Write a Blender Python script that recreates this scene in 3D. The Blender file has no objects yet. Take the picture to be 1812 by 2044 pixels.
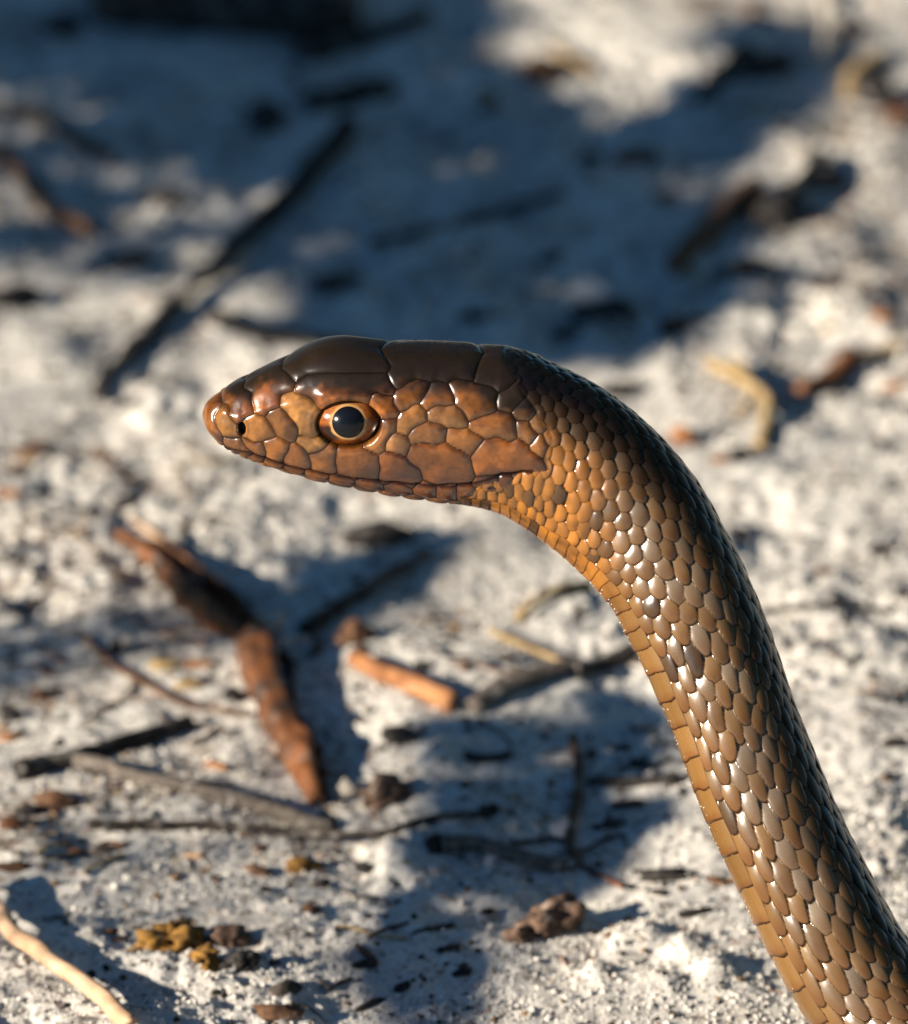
import bpy, math
import numpy as np
from mathutils import Vector

rng = np.random.default_rng(7)
S = bpy.context.scene

# ------------------------------------------------------------------ camera, sky, sun, exposure
PITCH = math.radians(28.0)
K = 0.064e-3                     # metres per traced unit at the focus distance (photo is 1812 x 2043 units)
DIST = 1.5
SUN_EL, SUN_AZ = math.radians(21.0), math.radians(24.0)     # height; turn from "due left" towards the camera
cp, sp = math.cos(PITCH), math.sin(PITCH)
RIGHT = np.array([1.0, 0, 0]); UP = np.array([0, sp, cp]); FWD = np.array([0, cp, -sp])
C0 = np.array([0, 0, (2300 - 1021.5) * K * cp])             # centre of the focus plane; its foot meets the sand below the frame
CAM = C0 - FWD * DIST
SUNV = np.array([-math.cos(SUN_EL) * math.cos(SUN_AZ), -math.cos(SUN_EL) * math.sin(SUN_AZ), math.sin(SUN_EL)])

cd = bpy.data.cameras.new('camera'); cam = bpy.data.objects.new('camera', cd); S.collection.objects.link(cam)
cam.location = CAM; cam.rotation_euler = (math.pi / 2 - PITCH, 0, 0)
cd.sensor_fit = 'VERTICAL'; cd.sensor_height = 24; cd.lens = 24 * DIST / (2043.5 * K)
cd.clip_start = 0.05; cd.clip_end = 500
cd.dof.use_dof = True; cd.dof.focus_distance = DIST - 0.004; cd.dof.aperture_fstop = 12.5
S.camera = cam

w = bpy.data.worlds.new('World'); S.world = w; w.use_nodes = True
nt = w.node_tree; bgn = nt.nodes['Background']; sky = nt.nodes.new('ShaderNodeTexSky')
sky.sky_type = 'NISHITA'; sky.sun_disc = False; sky.sun_elevation = SUN_EL
sky.sun_rotation = math.atan2(SUNV[0], SUNV[1]) % (2 * math.pi)
sky.ozone_density = 6.0; sky.dust_density = 0.0
wb = nt.nodes.new('ShaderNodeMix'); wb.data_type = 'RGBA'; wb.blend_type = 'MULTIPLY'; wb.inputs[0].default_value = 1; wb.inputs['B'].default_value = (0.74, 1.0, 1.06, 1)
nt.links.new(sky.outputs[0], wb.inputs['A']); nt.links.new(wb.outputs['Result'], bgn.inputs[0]); bgn.inputs[1].default_value = 0.05
sd = bpy.data.lights.new('sun', 'SUN'); sun = bpy.data.objects.new('sun', sd); S.collection.objects.link(sun)
sd.energy = 5.0; sd.angle = math.radians(0.53); sd.color = (1.0, 0.87, 0.70)
sun.rotation_euler = Vector(SUNV).to_track_quat('Z', 'Y').to_euler()
S.view_settings.view_transform = 'Standard'; S.view_settings.look = 'None'
S.view_settings.exposure = 1.32; S.view_settings.gamma = 1.0; S.view_settings.use_curve_mapping = False

# ------------------------------------------------------------------ helpers
def lin(c):
    c = np.asarray(c, float) / 255.0
    return np.where(c <= 0.04045, c / 12.92, ((c + 0.055) / 1.055) ** 2.4)

def focus_pt(fx, fy, z=0.0):     # traced unit -> point on the focus plane (z metres towards the camera)
    return C0 + RIGHT * (fx - 906) * K + UP * (1021.5 - fy) * K - FWD * z

def ground_xy(fx, fy, h=0.0):    # traced unit -> point where that ray meets the sand
    p = focus_pt(fx, fy); d = p - CAM; t = (h - CAM[2]) / d[2]
    return (CAM + d * t)[:2]

def unit_at(fx, fy):             # metres per traced unit on the sand there
    g = ground_xy(fx, fy); q = np.array([g[0], g[1], 0.0])
    return K * np.dot(q - CAM, FWD) / DIST

def _h(ix, iy, iz, seed):
    n = (ix.astype(np.int64) * 374761393 + iy.astype(np.int64) * 668265263 + iz.astype(np.int64) * 2147483647 + seed * 974634777) & 0xffffffff
    n = ((n ^ (n >> 13)) * 1274126177) & 0xffffffff
    n = ((n ^ (n >> 16)) * 2246822519) & 0xffffffff
    return ((n ^ (n >> 15)) & 0xffffff) / float(0xffffff) * 2 - 1

def noise(x, y, z=0.0, seed=0):
    x = np.asarray(x, float); y = np.asarray(y, float); z = np.zeros_like(x) + z
    ix, iy, iz = np.floor(x), np.floor(y), np.floor(z)
    fx, fy, fz = x - ix, y - iy, z - iz
    sx, sy, sz = [f * f * f * (f * (f * 6 - 15) + 10) for f in (fx, fy, fz)]
    r = 0
    for a in (0, 1):
        for b in (0, 1):
            for c in (0, 1):
                wgt = (sx if a else 1 - sx) * (sy if b else 1 - sy) * (sz if c else 1 - sz)
                r = r + wgt * _h(ix + a, iy + b, iz + c, seed)
    return r

def sstep(a, b, x):
    t = np.clip((x - a) / (b - a), 0, 1); return t * t * (3 - 2 * t)

def mesh_from(name, V, F, cols=None, smooth=True):
    me = bpy.data.meshes.new(name)
    V = np.asarray(V, np.float32)
    if isinstance(F, np.ndarray):
        n = F.shape[1]
        me.vertices.add(len(V)); me.vertices.foreach_set('co', V.ravel())
        me.loops.add(F.size); me.loops.foreach_set('vertex_index', F.astype(np.int32).ravel())
        me.polygons.add(len(F)); me.polygons.foreach_set('loop_start', np.arange(0, F.size, n, dtype=np.int32))
        me.polygons.foreach_set('loop_total', np.full(len(F), n, np.int32))
        me.update(calc_edges=True)
    else:
        me.from_pydata([tuple(map(float, v)) for v in V], [], [tuple(map(int, f)) for f in F])
    if cols is not None:
        a = me.color_attributes.new('Col', 'FLOAT_COLOR', 'POINT')
        c4 = np.ones((len(V), 4), np.float32); c4[:, :3] = cols
        a.data.foreach_set('color', c4.ravel())
    me.polygons.foreach_set('use_smooth', np.full(len(me.polygons), smooth))
    me.update(); return me

def obj(name, me, mat, parent=None, label=None, cat=None, group=None, kind=None):
    o = bpy.data.objects.new(name, me); S.collection.objects.link(o)
    if mat is not None and me is not None and not me.materials: me.materials.append(mat)
    if parent: o.parent = parent
    if label: o['label'] = label
    if cat: o['category'] = cat
    if group: o['group'] = group
    if kind: o['kind'] = kind
    return o

def grid_faces(n, m, wrap):      # n rows, m columns
    i = np.arange(n - 1)[:, None]; j = np.arange(m if wrap else m - 1)[None, :]
    j2 = (j + 1) % m
    return np.stack([i * m + j, i * m + j2, (i + 1) * m + j2, (i + 1) * m + j], -1).reshape(-1, 4)

def spline(t, P, q):             # natural cubic spline
    t = np.asarray(t, float); P = np.asarray(P, float).reshape(len(t), -1); n = len(t); h = np.diff(t)
    A = np.eye(n); B = np.zeros_like(P)
    for i in range(1, n - 1):
        A[i, i - 1], A[i, i], A[i, i + 1] = h[i - 1], 2 * (h[i - 1] + h[i]), h[i]
        B[i] = 6 * ((P[i + 1] - P[i]) / h[i] - (P[i] - P[i - 1]) / h[i - 1])
    M = np.linalg.solve(A, B)
    q = np.asarray(q, float); k = np.clip(np.searchsorted(t, q) - 1, 0, n - 2)
    a = (t[k + 1] - q)[:, None]; b = (q - t[k])[:, None]; H = h[k][:, None]
    return (M[k] * a ** 3 + M[k + 1] * b ** 3) / (6 * H) + (P[k] / H - M[k] * H / 6) * a + (P[k + 1] / H - M[k + 1] * H / 6) * b

def in_poly(x, y, poly):
    r = np.zeros(np.shape(x), bool); n = len(poly)
    for i in range(n):
        x1, y1 = poly[i]; x2, y2 = poly[(i + 1) % n]
        if y1 == y2: continue
        c = ((y1 > y) != (y2 > y)) & (x < (x2 - x1) * (y - y1) / (y2 - y1) + x1)
        r ^= c
    return r

# ------------------------------------------------------------------ materials
def base_mat(name, rough=0.85, spec=0.3):
    m = bpy.data.materials.new(name); m.use_nodes = True
    p = m.node_tree.nodes['Principled BSDF']
    p.inputs['Roughness'].default_value = rough; p.inputs['Specular IOR Level'].default_value = spec
    return m, m.node_tree, p

def litter_mat(name, c1, c2, scale=900.0, rough=0.8, spec=0.3, bump=0.4, stretch=None, dusty=0.0):
    """two pigments mixed by noise in object space, with fine grain relief"""
    m, t, p = base_mat(name, rough, spec)
    tc = t.nodes.new('ShaderNodeTexCoord'); mp = t.nodes.new('ShaderNodeMapping')
    mp.inputs['Scale'].default_value = stretch or (1, 1, 1)
    t.links.new(tc.outputs['Object'], mp.inputs['Vector'])
    n1 = t.nodes.new('ShaderNodeTexNoise'); n1.inputs['Scale'].default_value = scale; n1.inputs['Detail'].default_value = 5
    t.links.new(mp.outputs[0], n1.inputs['Vector'])
    cr = t.nodes.new('ShaderNodeValToRGB'); cr.color_ramp.elements[0].position = 0.35; cr.color_ramp.elements[1].position = 0.68
    cr.color_ramp.elements[0].color = (*c1, 1); cr.color_ramp.elements[1].color = (*c2, 1)
    t.links.new(n1.outputs['Fac'], cr.inputs['Fac']); col = cr.outputs[0]
    if dusty:
        n2 = t.nodes.new('ShaderNodeTexNoise'); n2.inputs['Scale'].default_value = 420; n2.inputs['Detail'].default_value = 6
        t.links.new(tc.outputs['Object'], n2.inputs['Vector'])
        r2 = t.nodes.new('ShaderNodeMapRange'); r2.inputs[1].default_value = 0.56; r2.inputs[2].default_value = 0.66; r2.inputs[4].default_value = dusty
        t.links.new(n2.outputs['Fac'], r2.inputs[0])
        mx = t.nodes.new('ShaderNodeMix'); mx.data_type = 'RGBA'; mx.inputs['B'].default_value = (0.5, 0.47, 0.42, 1)
        t.links.new(r2.outputs[0], mx.inputs[0]); t.links.new(col, mx.inputs['A']); col = mx.outputs['Result']
    t.links.new(col, p.inputs['Base Color'])
    b = t.nodes.new('ShaderNodeBump'); b.inputs['Strength'].default_value = bump; b.inputs['Distance'].default_value = 0.0004
    t.links.new(n1.outputs['Fac'], b.inputs['Height']); t.links.new(b.outputs[0], p.inputs['Normal'])
    return m

M = {}
M['char'] = litter_mat('charred_wood', (0.008, 0.007, 0.007), (0.035, 0.03, 0.028), 700, dusty=0.25)
M['dark_wood'] = litter_mat('dark_wood', (0.018, 0.015, 0.013), (0.06, 0.046, 0.038), 800, dusty=0.3)
M['grey_wood'] = litter_mat('grey_wood', (0.05, 0.042, 0.036), (0.15, 0.125, 0.105), 900, dusty=0.4)
M['brown'] = litter_mat('brown_bark', (0.045, 0.022, 0.012), (0.14, 0.07, 0.035), 700, dusty=0.3)
M['rust'] = litter_mat('rust_bark', (0.022, 0.010, 0.005), (0.19, 0.068, 0.020), 190, 0.6, 0.35, dusty=0.12)
M['rust_pale'] = litter_mat('pale_rust_wood', (0.16, 0.06, 0.02), (0.40, 0.19, 0.08), 260, dusty=0.15)
M['tan'] = litter_mat('tan_straw', (0.22, 0.145, 0.06), (0.40, 0.29, 0.14), 900, dusty=0.1)
M['mustard'] = litter_mat('mustard_lichen', (0.07, 0.035, 0.008), (0.32, 0.165, 0.03), 500, dusty=0.15)
M['peach'] = litter_mat('peach_twig', (0.42, 0.26, 0.15), (0.58, 0.40, 0.27), 250)
M['clod'] = litter_mat('earth_clod', (0.035, 0.022, 0.016), (0.15, 0.09, 0.06), 900, dusty=0.35)
M['pale'] = litter_mat('pale_stem', (0.3, 0.27, 0.22), (0.48, 0.44, 0.38), 900)
M['leaf'] = litter_mat('blocker_leaf', (0.04, 0.07, 0.02), (0.09, 0.13, 0.04), 300)

# ------------------------------------------------------------------ ground: one sheet of pale sand out to the horizon
def relief(x, y):
    h = 0.0014 * noise(x * 22, y * 22, seed=1) + 0.0012 * noise(x * 55, y * 55, seed=2)
    m = sstep(-0.25, 0.5, noise(x * 30, y * 30, seed=9))
    h = h + (0.0006 + 0.0008 * m) * noise(x * 140, y * 140, seed=3) + 0.0006 * (0.35 + m) * (0.35 - np.abs(noise(x * 300, y * 300, seed=4)))
    h = h + 0.00038 * (0.5 + m) * noise(x * 800, y * 800, seed=5)
    far = np.hypot(x, y - 0.1)
    h = h + 0.02 * sstep(0.5, 3, far) * noise(x * 1.1, y * 1.1, seed=6) + 0.4 * sstep(8, 60, far) * noise(x * .03, y * .03, seed=8)
    return h

LUMPS = []                       # extra sand mounds: x, y, radius, height
for fx, fy, r, hh in [(1235, 1870, 42, .0030), (1290, 1865, 36, .0032), (1360, 1880, 40, .0028), (1190, 1930, 30, .002), (1420, 1930, 40, .003),
                      (1330, 1960, 45, .0022), (60, 1720, 80, .004), (250, 1760, 70, .003), (880, 1520, 42, .0035), (470, 650, 70, .002),
                      (90, 700, 110, .005), (1700, 620, 90, .004), (450, 1085, 80, .003), (1600, 860, 70, .003), (220, 1240, 60, .003)]:
    g = ground_xy(fx, fy); LUMPS.append((g[0], g[1], r * K * 1.0, hh * (0.45 if r > 50 else 0.8)))

def zground(x, y):
    x = np.asarray(x, float); y = np.asarray(y, float)
    h = relief(x, y)
    for lx, ly, lr, lh in LUMPS:
        h = h + lh * np.exp(-(((x - lx) / lr) ** 2 + ((y - ly) / (lr * 1.3)) ** 2))
    return h

def axis_lines(lo, hi, d, far):
    a = list(np.arange(lo, hi, d)); s = d; v = hi; up = []
    while v < far: up.append(v); s *= 1.17; v += s
    s = d; v = lo; dn = []
    while v > -far: s *= 1.17; v -= s; dn.append(v)
    return np.array(dn[::-1] + a + up)
gx = axis_lines(-0.085, 0.095, 0.0006, 120.0); gy = axis_lines(-0.035, 0.36, 0.0007, 120.0)
X, Y = np.meshgrid(gx, gy)
Z = zground(X, Y)
me = mesh_from('sand_ground', np.stack([X, Y, Z], -1).reshape(-1, 3), grid_faces(len(gy), len(gx), False))

m, t, p = base_mat('pale_sand', 0.95, 0.15)
tc = t.nodes.new('ShaderNodeTexCoord')
def nz(scale, detail=4, rough=0.55):
    n = t.nodes.new('ShaderNodeTexNoise'); n.inputs['Scale'].default_value = scale; n.inputs['Detail'].default_value = detail
    n.inputs['Roughness'].default_value = rough; t.links.new(tc.outputs['Object'], n.inputs['Vector']); return n.outputs['Fac']
def rng_node(fac, a, b, lo=0.0, hi=1.0):
    r = t.nodes.new('ShaderNodeMapRange'); r.inputs[1].default_value = a; r.inputs[2].default_value = b
    r.inputs[3].default_value = lo; r.inputs[4].default_value = hi; t.links.new(fac, r.inputs[0]); return r.outputs[0]
def mixc(fac, a, b):
    x = t.nodes.new('ShaderNodeMix'); x.data_type = 'RGBA'; t.links.new(fac, x.inputs[0])
    if isinstance(a, tuple): x.inputs['A'].default_value = (*a, 1)
    else: t.links.new(a, x.inputs['A'])
    x.inputs['B'].default_value = (*b, 1); return x.outputs['Result']
c = mixc(rng_node(nz(60, 5), 0.4, 0.65), (0.63, 0.61, 0.56), (0.44, 0.43, 0.41))
c = mixc(rng_node(nz(38, 6, 0.65), 0.54, 0.68, 0, 0.65), c, (0.33, 0.29, 0.245))
c = mixc(rng_node(nz(420, 4), 0.52, 0.70), c, (0.30, 0.29, 0.275))
c = mixc(rng_node(nz(1500, 2), 0.60, 0.72, 0, 0.5), c, (0.12, 0.11, 0.10))
c = mixc(rng_node(nz(200, 6), 0.60, 0.68, 0, 0.8), c, (0.04, 0.035, 0.03))
c = mixc(rng_node(nz(330, 3), 0.68, 0.76, 0, 0.7), c, (0.30, 0.18, 0.10))
t.links.new(c, p.inputs['Base Color'])
b = t.nodes.new('ShaderNodeBump'); b.inputs['Strength'].default_value = 0.7; b.inputs['Distance'].default_value = 0.0004
t.links.new(nz(2200, 3, 0.7), b.inputs['Height']); t.links.new(b.outputs[0], p.inputs['Normal'])
M['sand'] = m
obj('ground', me, M['sand'], kind='structure')

# ------------------------------------------------------------------ the snake
TOP = [(409, 826), (413, 812), (424, 797), (448, 778), (491, 752), (540, 729), (589, 704), (634, 682), (687, 674), (745, 680), (800, 683), (862, 684), (925, 687), (985, 692),
       (1045, 699), (1110, 728), (1175, 760), (1235, 799), (1290, 845), (1335, 890), (1375, 938), (1410, 990), (1440, 1046), (1472, 1105), (1498, 1162),
       (1518, 1211), (1546, 1285), (1568, 1352), (1592, 1420), (1628, 1508), (1662, 1592), (1694, 1660), (1737, 1744), (1779, 1824), (1822, 1890)]
BOT = [(409, 831), (415, 852), (428, 873), (449, 891), (481, 908), (525, 925), (575, 941), (625, 955), (685, 968), (745, 979), (800, 989), (860, 997), (915, 1006), (960, 1014),
       (1005, 1029), (1051, 1057), (1085, 1081), (1120, 1108), (1150, 1135), (1170, 1154), (1188, 1172), (1207, 1195), (1226, 1219), (1245, 1258), (1262, 1290),
       (1277, 1316), (1310, 1388), (1335, 1441), (1362, 1512), (1395, 1603), (1430, 1684), (1468, 1765), (1508, 1849), (1550, 1932), (1594, 2010)]
HW = [2, 22, 40, 58, 72, 85, 96, 106, 114, 118, 122, 127, 131, 132,
      130, 127, 124, 122, 121, 121, 121, 122, 122, 123, 123,
      123, 124, 124, 124, 125, 126, 127, 128, 129, 130]
ROLL = [28] * 14 + [27, 26, 24, 22, 20, 18, 16, 14, 12, 11, 10] + [9] * 10
EXPO = [2.0, 2.1, 2.2, 2.3, 2.4, 2.5, 2.55, 2.6, 2.6, 2.6, 2.55, 2.5, 2.4, 2.3, 2.2, 2.15] + [2.08] * 19
TOP = np.array(TOP, float); BOT = np.array(BOT, float)
mid = (TOP + BOT) / 2
tt = np.r_[0, np.cumsum(np.linalg.norm(np.diff(mid, axis=0), axis=1) + 1.0)]
NTH = 460
# fine stations: denser at the snout tip
DS = 1.9
q = [0.0]
while q[-1] < tt[-1]: q.append(q[-1] + min(DS, 0.12 + 0.09 * q[-1]))
q = np.array(q[:-1] + [tt[-1]])
ft, fb = spline(tt, TOP, q), spline(tt, BOT, q)
fh = np.interp(q, tt, HW); ker = np.hanning(41); ker /= ker.sum()
sm = lambda a: np.where(q < 80, a, np.convolve(np.pad(a, 20, 'edge'), ker, 'valid'))
fh = sm(fh); fr = np.radians(sm(np.interp(q, tt, ROLL))); fn = sm(np.interp(q, tt, EXPO))
th = np.linspace(0, 2 * np.pi, NTH, endpoint=False)          # 0 = back, 90 deg = flank towards the camera, 180 = belly
ct, st = np.cos(th), np.sin(th)
N1 = len(q)
def section(a, b, n):
    yy = a * np.sign(ct) * np.abs(ct) ** (2 / n); xx = b * np.sign(st) * np.abs(st) ** (2 / n)
    xx = xx * (1 - 0.10 * min(max((n - 2.08) / 0.42, 0), 1) * (yy / max(a, 1e-6)))
    return xx, yy
P3 = np.zeros((N1, NTH, 3)); CEN = np.zeros((N1, 2))
for i in range(N1):
    e = ft[i] - fb[i]; L = np.linalg.norm(e); e = e / L; r = fr[i]
    lo, hi = 0.05 * L, L
    b_ = min(fh[i], 0.92 * L / 2 / max(math.sin(r), .05))
    for _ in range(26):
        a = (lo + hi) / 2; xx, yy = section(a, b_, fn[i]); pr = yy * math.cos(r) - xx * math.sin(r)
        if pr.max() - pr.min() > L: hi = a
        else: lo = a
    off = L / 2 - pr.max(); cxy = (ft[i] + fb[i]) / 2 + e * off
    CEN[i] = cxy
    inpl = yy * math.cos(r) - xx * math.sin(r); dep = yy * math.sin(r) + xx * math.cos(r)
    P3[i, :, 0] = cxy[0] + e[0] * inpl; P3[i, :, 1] = cxy[1] + e[1] * inpl; P3[i, :, 2] = dep
# world coordinates of the part in view
W1 = C0 + RIGHT * ((P3[..., 0] - 906) * K)[..., None] + UP * ((1021.5 - P3[..., 1]) * K)[..., None] - FWD * (P3[..., 2] * K)[..., None]
# the rest of the body: bends down to the sand and lies in an S to the right of the picture
c_last = focus_pt(*CEN[-1]); c_prev = focus_pt(*CEN[-6]); T = (c_last - c_prev) / np.linalg.norm(c_last - c_prev)
RB = 0.0083
cent = [c_last]; tang = [T]; dist2 = [0.0]; step0 = 0.0012; head_ang = math.atan2(T[1], T[0]); dip = math.asin(-T[2]); travelled = 0.0
TOTAL = 0.85
while travelled < TOTAL:
    step = 0.00014 if travelled < 0.018 else step0; ks = step / step0
    zc = cent[-1][2]; want = np.clip((zc - (RB - 0.0012)) / 0.018, -0.3, 1) * 0.9
    dip += np.clip(want - dip, -0.055, 0.055) * ks
    if travelled < 0.05: head_ang += 0.010 * ks
    else: head_ang += 0.016 * ks * math.sin((travelled - 0.05) * 19 + 0.6)
    d_ = np.array([math.cos(head_ang) * math.cos(dip), math.sin(head_ang) * math.cos(dip), -math.sin(dip)])
    cent.append(cent[-1] + d_ * step); tang.append(d_); travelled += step; dist2.append(travelled)
cent = np.array(cent[1:]); tang = np.array(tang[1:]); dist2 = np.array(dist2[1:])
N2 = len(cent); k2 = dist2 / dist2[-1]
rad = RB * np.where(k2 < 0.45, 1, 1 - 0.93 * ((np.maximum(k2, .45) - 0.45) / 0.55) ** 1.2)
cent[:, 2] -= (RB - rad)
# follow the sand there and keep the section frame turning from sideways to upright
e_last = (ft[-1] - fb[-1]); e_last /= np.linalg.norm(e_last)
d0 = (RIGHT * e_last[0] - UP * e_last[1]) * math.cos(fr[-1]) - FWD * math.sin(fr[-1])
W2 = np.zeros((N2, NTH, 3))
for i in range(N2):
    m_ = min(1, dist2[i] / 0.054); m_ = m_ * m_ * (3 - 2 * m_)
    dv = d0 * (1 - m_) + np.array([0, 0, 1.0]) * m_; dv = dv - tang[i] * dv.dot(tang[i]); dv /= np.linalg.norm(dv)
    lv = np.cross(dv, tang[i]);
    W2[i] = cent[i] + dv * (ct * rad[i])[:, None] + lv * (st * rad[i])[:, None]
lv0 = np.cross(d0, tang[0]); near_dir = W1[-1, NTH // 4] - W1[-1].mean(0)
if lv0.dot(near_dir) < 0:
    for i in range(N2): W2[i] = 2 * cent[i] - W2[i]; 
    for i in range(N2):
        m_ = min(1, dist2[i] / 0.054); m_ = m_ * m_ * (3 - 2 * m_)
        dv = d0 * (1 - m_) + np.array([0, 0, 1.0]) * m_; dv = dv - tang[i] * dv.dot(tang[i]); dv /= np.linalg.norm(dv)
        lv = -np.cross(dv, tang[i]); W2[i] = cent[i] + dv * (ct * rad[i])[:, None] + lv * (st * rad[i])[:, None]
# blend the first rings of the second part into the last ring of the first
off = W1[-1] - (W2[0] - tang[0] * dist2[0])
for i in range(N2):
    if dist2[i] < 0.036: W2[i] += off * (1 - sstep(0, 0.036, dist2[i]))
W = np.concatenate([W1, W2], 0); NS = len(W)
UNIT = K                                                     # traced unit in metres
# outward normals
dS = np.gradient(W, axis=0); dT = np.roll(W, -1, 1) - np.roll(W, 1, 1)
NRM = np.cross(dT, dS); NRM /= np.linalg.norm(NRM, axis=-1, keepdims=True) + 1e-12
cc = W.mean(1, keepdims=True)
if ((W - cc) * NRM).sum() < 0: NRM = -NRM
NRM[0] = NRM[1]
AX = np.r_[0, np.cumsum(np.linalg.norm(np.diff(cc[:, 0], axis=0), axis=1))] * 1000.0    # mm along the animal
# picture position of every vertex (mirrored so the far flank repeats the near one)
mir = (-np.arange(NTH)) % NTH
FX = np.full((NS, NTH), 9e3); FY = np.full((NS, NTH), 9e3)
FX[:N1] = P3[..., 0]; FY[:N1] = P3[..., 1]
half = np.arange(NTH) > NTH // 2
FXs, FYs = FX.copy(), FY.copy(); FXs[:, half] = FX[:, mir[half]]; FYs[:, half] = FY[:, mir[half]]
TH = np.broadcast_to(th, (NS, NTH)); DEG = np.degrees(np.where(TH > np.pi, 2 * np.pi - TH, TH))   # 0 back .. 180 belly
front = (NRM @ (-FWD)) > 0.0

# --- body scales: overlapping shingles in 23 rows, broad scutes under the belly
Lmm = np.interp(AX, [0, 30, 38, 48, 56, 64, 75, 95, 112, 140, 2000], [1.4, 1.4, 1.5, 1.9, 2.4, 3.0, 3.7, 4.3, 4.8, 5.0, 5.0])
phase = np.r_[0, np.cumsum(np.diff(AX) / ((Lmm[1:] + Lmm[:-1]) / 2))]
qrow = (DEG / 9.5 - 0.0001217 * DEG ** 2) * np.where(TH > np.pi, -1, 1)                  # rows widen from the back to the belly
wob = 0.10 * noise(W[..., 0] * 420, W[..., 1] * 420, W[..., 2] * 420, seed=21)
wob2 = 0.10 * noise(W[..., 0] * 420, W[..., 1] * 420, W[..., 2] * 420, seed=22)
pp = phase[:, None] + wob + 0 * TH; qq = qrow + wob2
best = np.full((NS, NTH), -1e9); second = best.copy(); bid = np.zeros((NS, NTH), np.int64); bu = np.zeros((NS, NTH)); bf = np.zeros((NS, NTH))
jr = np.round(qq)
for dj in (-1, 0, 1):
    j = jr + dj; j_ok = np.abs(j) <= 11
    sh = np.where(np.mod(j, 2) == 0, 0.0, 0.5)
    i0 = np.round(pp - sh)
    for di in (-1, 0, 1):
        ii = i0 + di
        jit = 0.10 * _h(ii, j, ii * 0, 31); jw = 1 + 0.10 * _h(ii, j, ii * 0, 32)
        u = pp - (ii + sh) - jit; v = qq - j
        f = (np.abs(u) / 0.84) ** 1.9 + (np.abs(v) / (0.66 * jw)) ** 2.5
        H = 0.62 - 1.7 * (u - 0.45) ** 2 + 0.40 * np.sqrt(np.clip(1 - f, 0, 1)) + 0.15 * np.clip(1 - f, 0, 1) + 0.06 * _h(ii, j, ii * 0, 33) + 0.24 * _h(ii, j, ii * 0, 34) * u + 0.30 * _h(ii, j, ii * 0, 35) * v
        H = np.where((f < 1) & j_ok, H, -1e3)
        nb = H > best
        second = np.where(nb, best, np.maximum(second, H))
        best = np.where(nb, H, best); bid = np.where(nb, (ii * 64 + j + 32).astype(np.int64), bid); bu = np.where(nb, u, bu); bf = np.where(nb, f, bf)
best = np.where(best < -10, -0.6, best)
# belly scutes
uv = np.mod(pp + 0.25, 1.0); iv = np.floor(pp + 0.25)
vent = np.abs(qq) > 11.42
Hv = 0.25 + 0.25 * uv * (1 - sstep(0.93, 1.0, uv)) + 0.25 * np.sqrt(np.clip((np.abs(qq) - 11.42) / 0.7, 0, 1))
scale_h = np.where(vent, Hv, best); sid = np.where(vent, (iv * 64 + 63).astype(np.int64), bid)
r1 = _h(sid, sid * 0 + 3, sid * 0, 41); r2 = _h(sid, sid * 0 + 5, sid * 0, 42); r3 = _h(sid, sid * 0 + 8, sid * 0, 43)
amp = np.interp(AX, [0, 36, 50, 70, 110], [0.16, 0.24, 0.46, 0.48, 0.52])[:, None] * 1e-3
amp = amp * (0.55 + 0.45 * sstep(25, 75, DEG))
disp = (scale_h - 0.5) * amp * sstep(0, 1, np.minimum(AX[:, None] / 10, 1))
# colours: warm tan flanks, orange belly edge, brown back with shade painted into it
A = lambda r, g, b, k=0.42: lin((r, g, b)) * k
c_back = A(38, 30, 25, .36); c_flank = A(170, 132, 84, .33); c_belly = A(190, 138, 68, .28); c_grey = A(170, 152, 130, .36)
bl = DEG + 10 * noise(W[..., 0] * 160, W[..., 1] * 160, W[..., 2] * 160, seed=51)
t1 = sstep(24, 84, bl)[..., None]; t2 = sstep(86, 136, DEG + 8 * r2)[..., None]
col = c_back * (1 - t1) + c_flank * t1
gm = (sstep(-0.2, 0.8, r3) * 0.7)[..., None] * t1; col = col * (1 - gm) + c_grey * gm * (0.6 + 0.4 * t1)
col = col * (1 - t2) + c_belly * t2
col = col * (1 + 0.20 * r1 + 0.0 * r2)[..., None]
# each scale: front painted paler as glint, warmer brown rear margin, thin dark seam of skin
tip = np.where(vent, sstep(0.6, 1.0, uv), sstep(0.0, 0.7, bu))[..., None]
frontp = np.where(vent, 0, sstep(0.1, -0.45, bu))[..., None] * t1 * (1 - t2)
col = col * (1 - 0.40 * tip * np.array([0.55, 1.0, 1.4])) * (1 + frontp * np.array([0.22, 0.34, 0.5]))
seam = np.where(vent, np.maximum(sstep(0.90, 0.99, uv), 1 - sstep(0.0, 0.14, np.abs(qq) - 11.42)), np.maximum(sstep(0.78, 0.95, bf), 1 - sstep(0.02, 0.12, best - second)))[..., None]
col = col * (1 - 0.84 * seam)
dk = ((r2 > 0.965) & (~vent))[..., None]; col = np.where(dk, col * 0.4, col)

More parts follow.
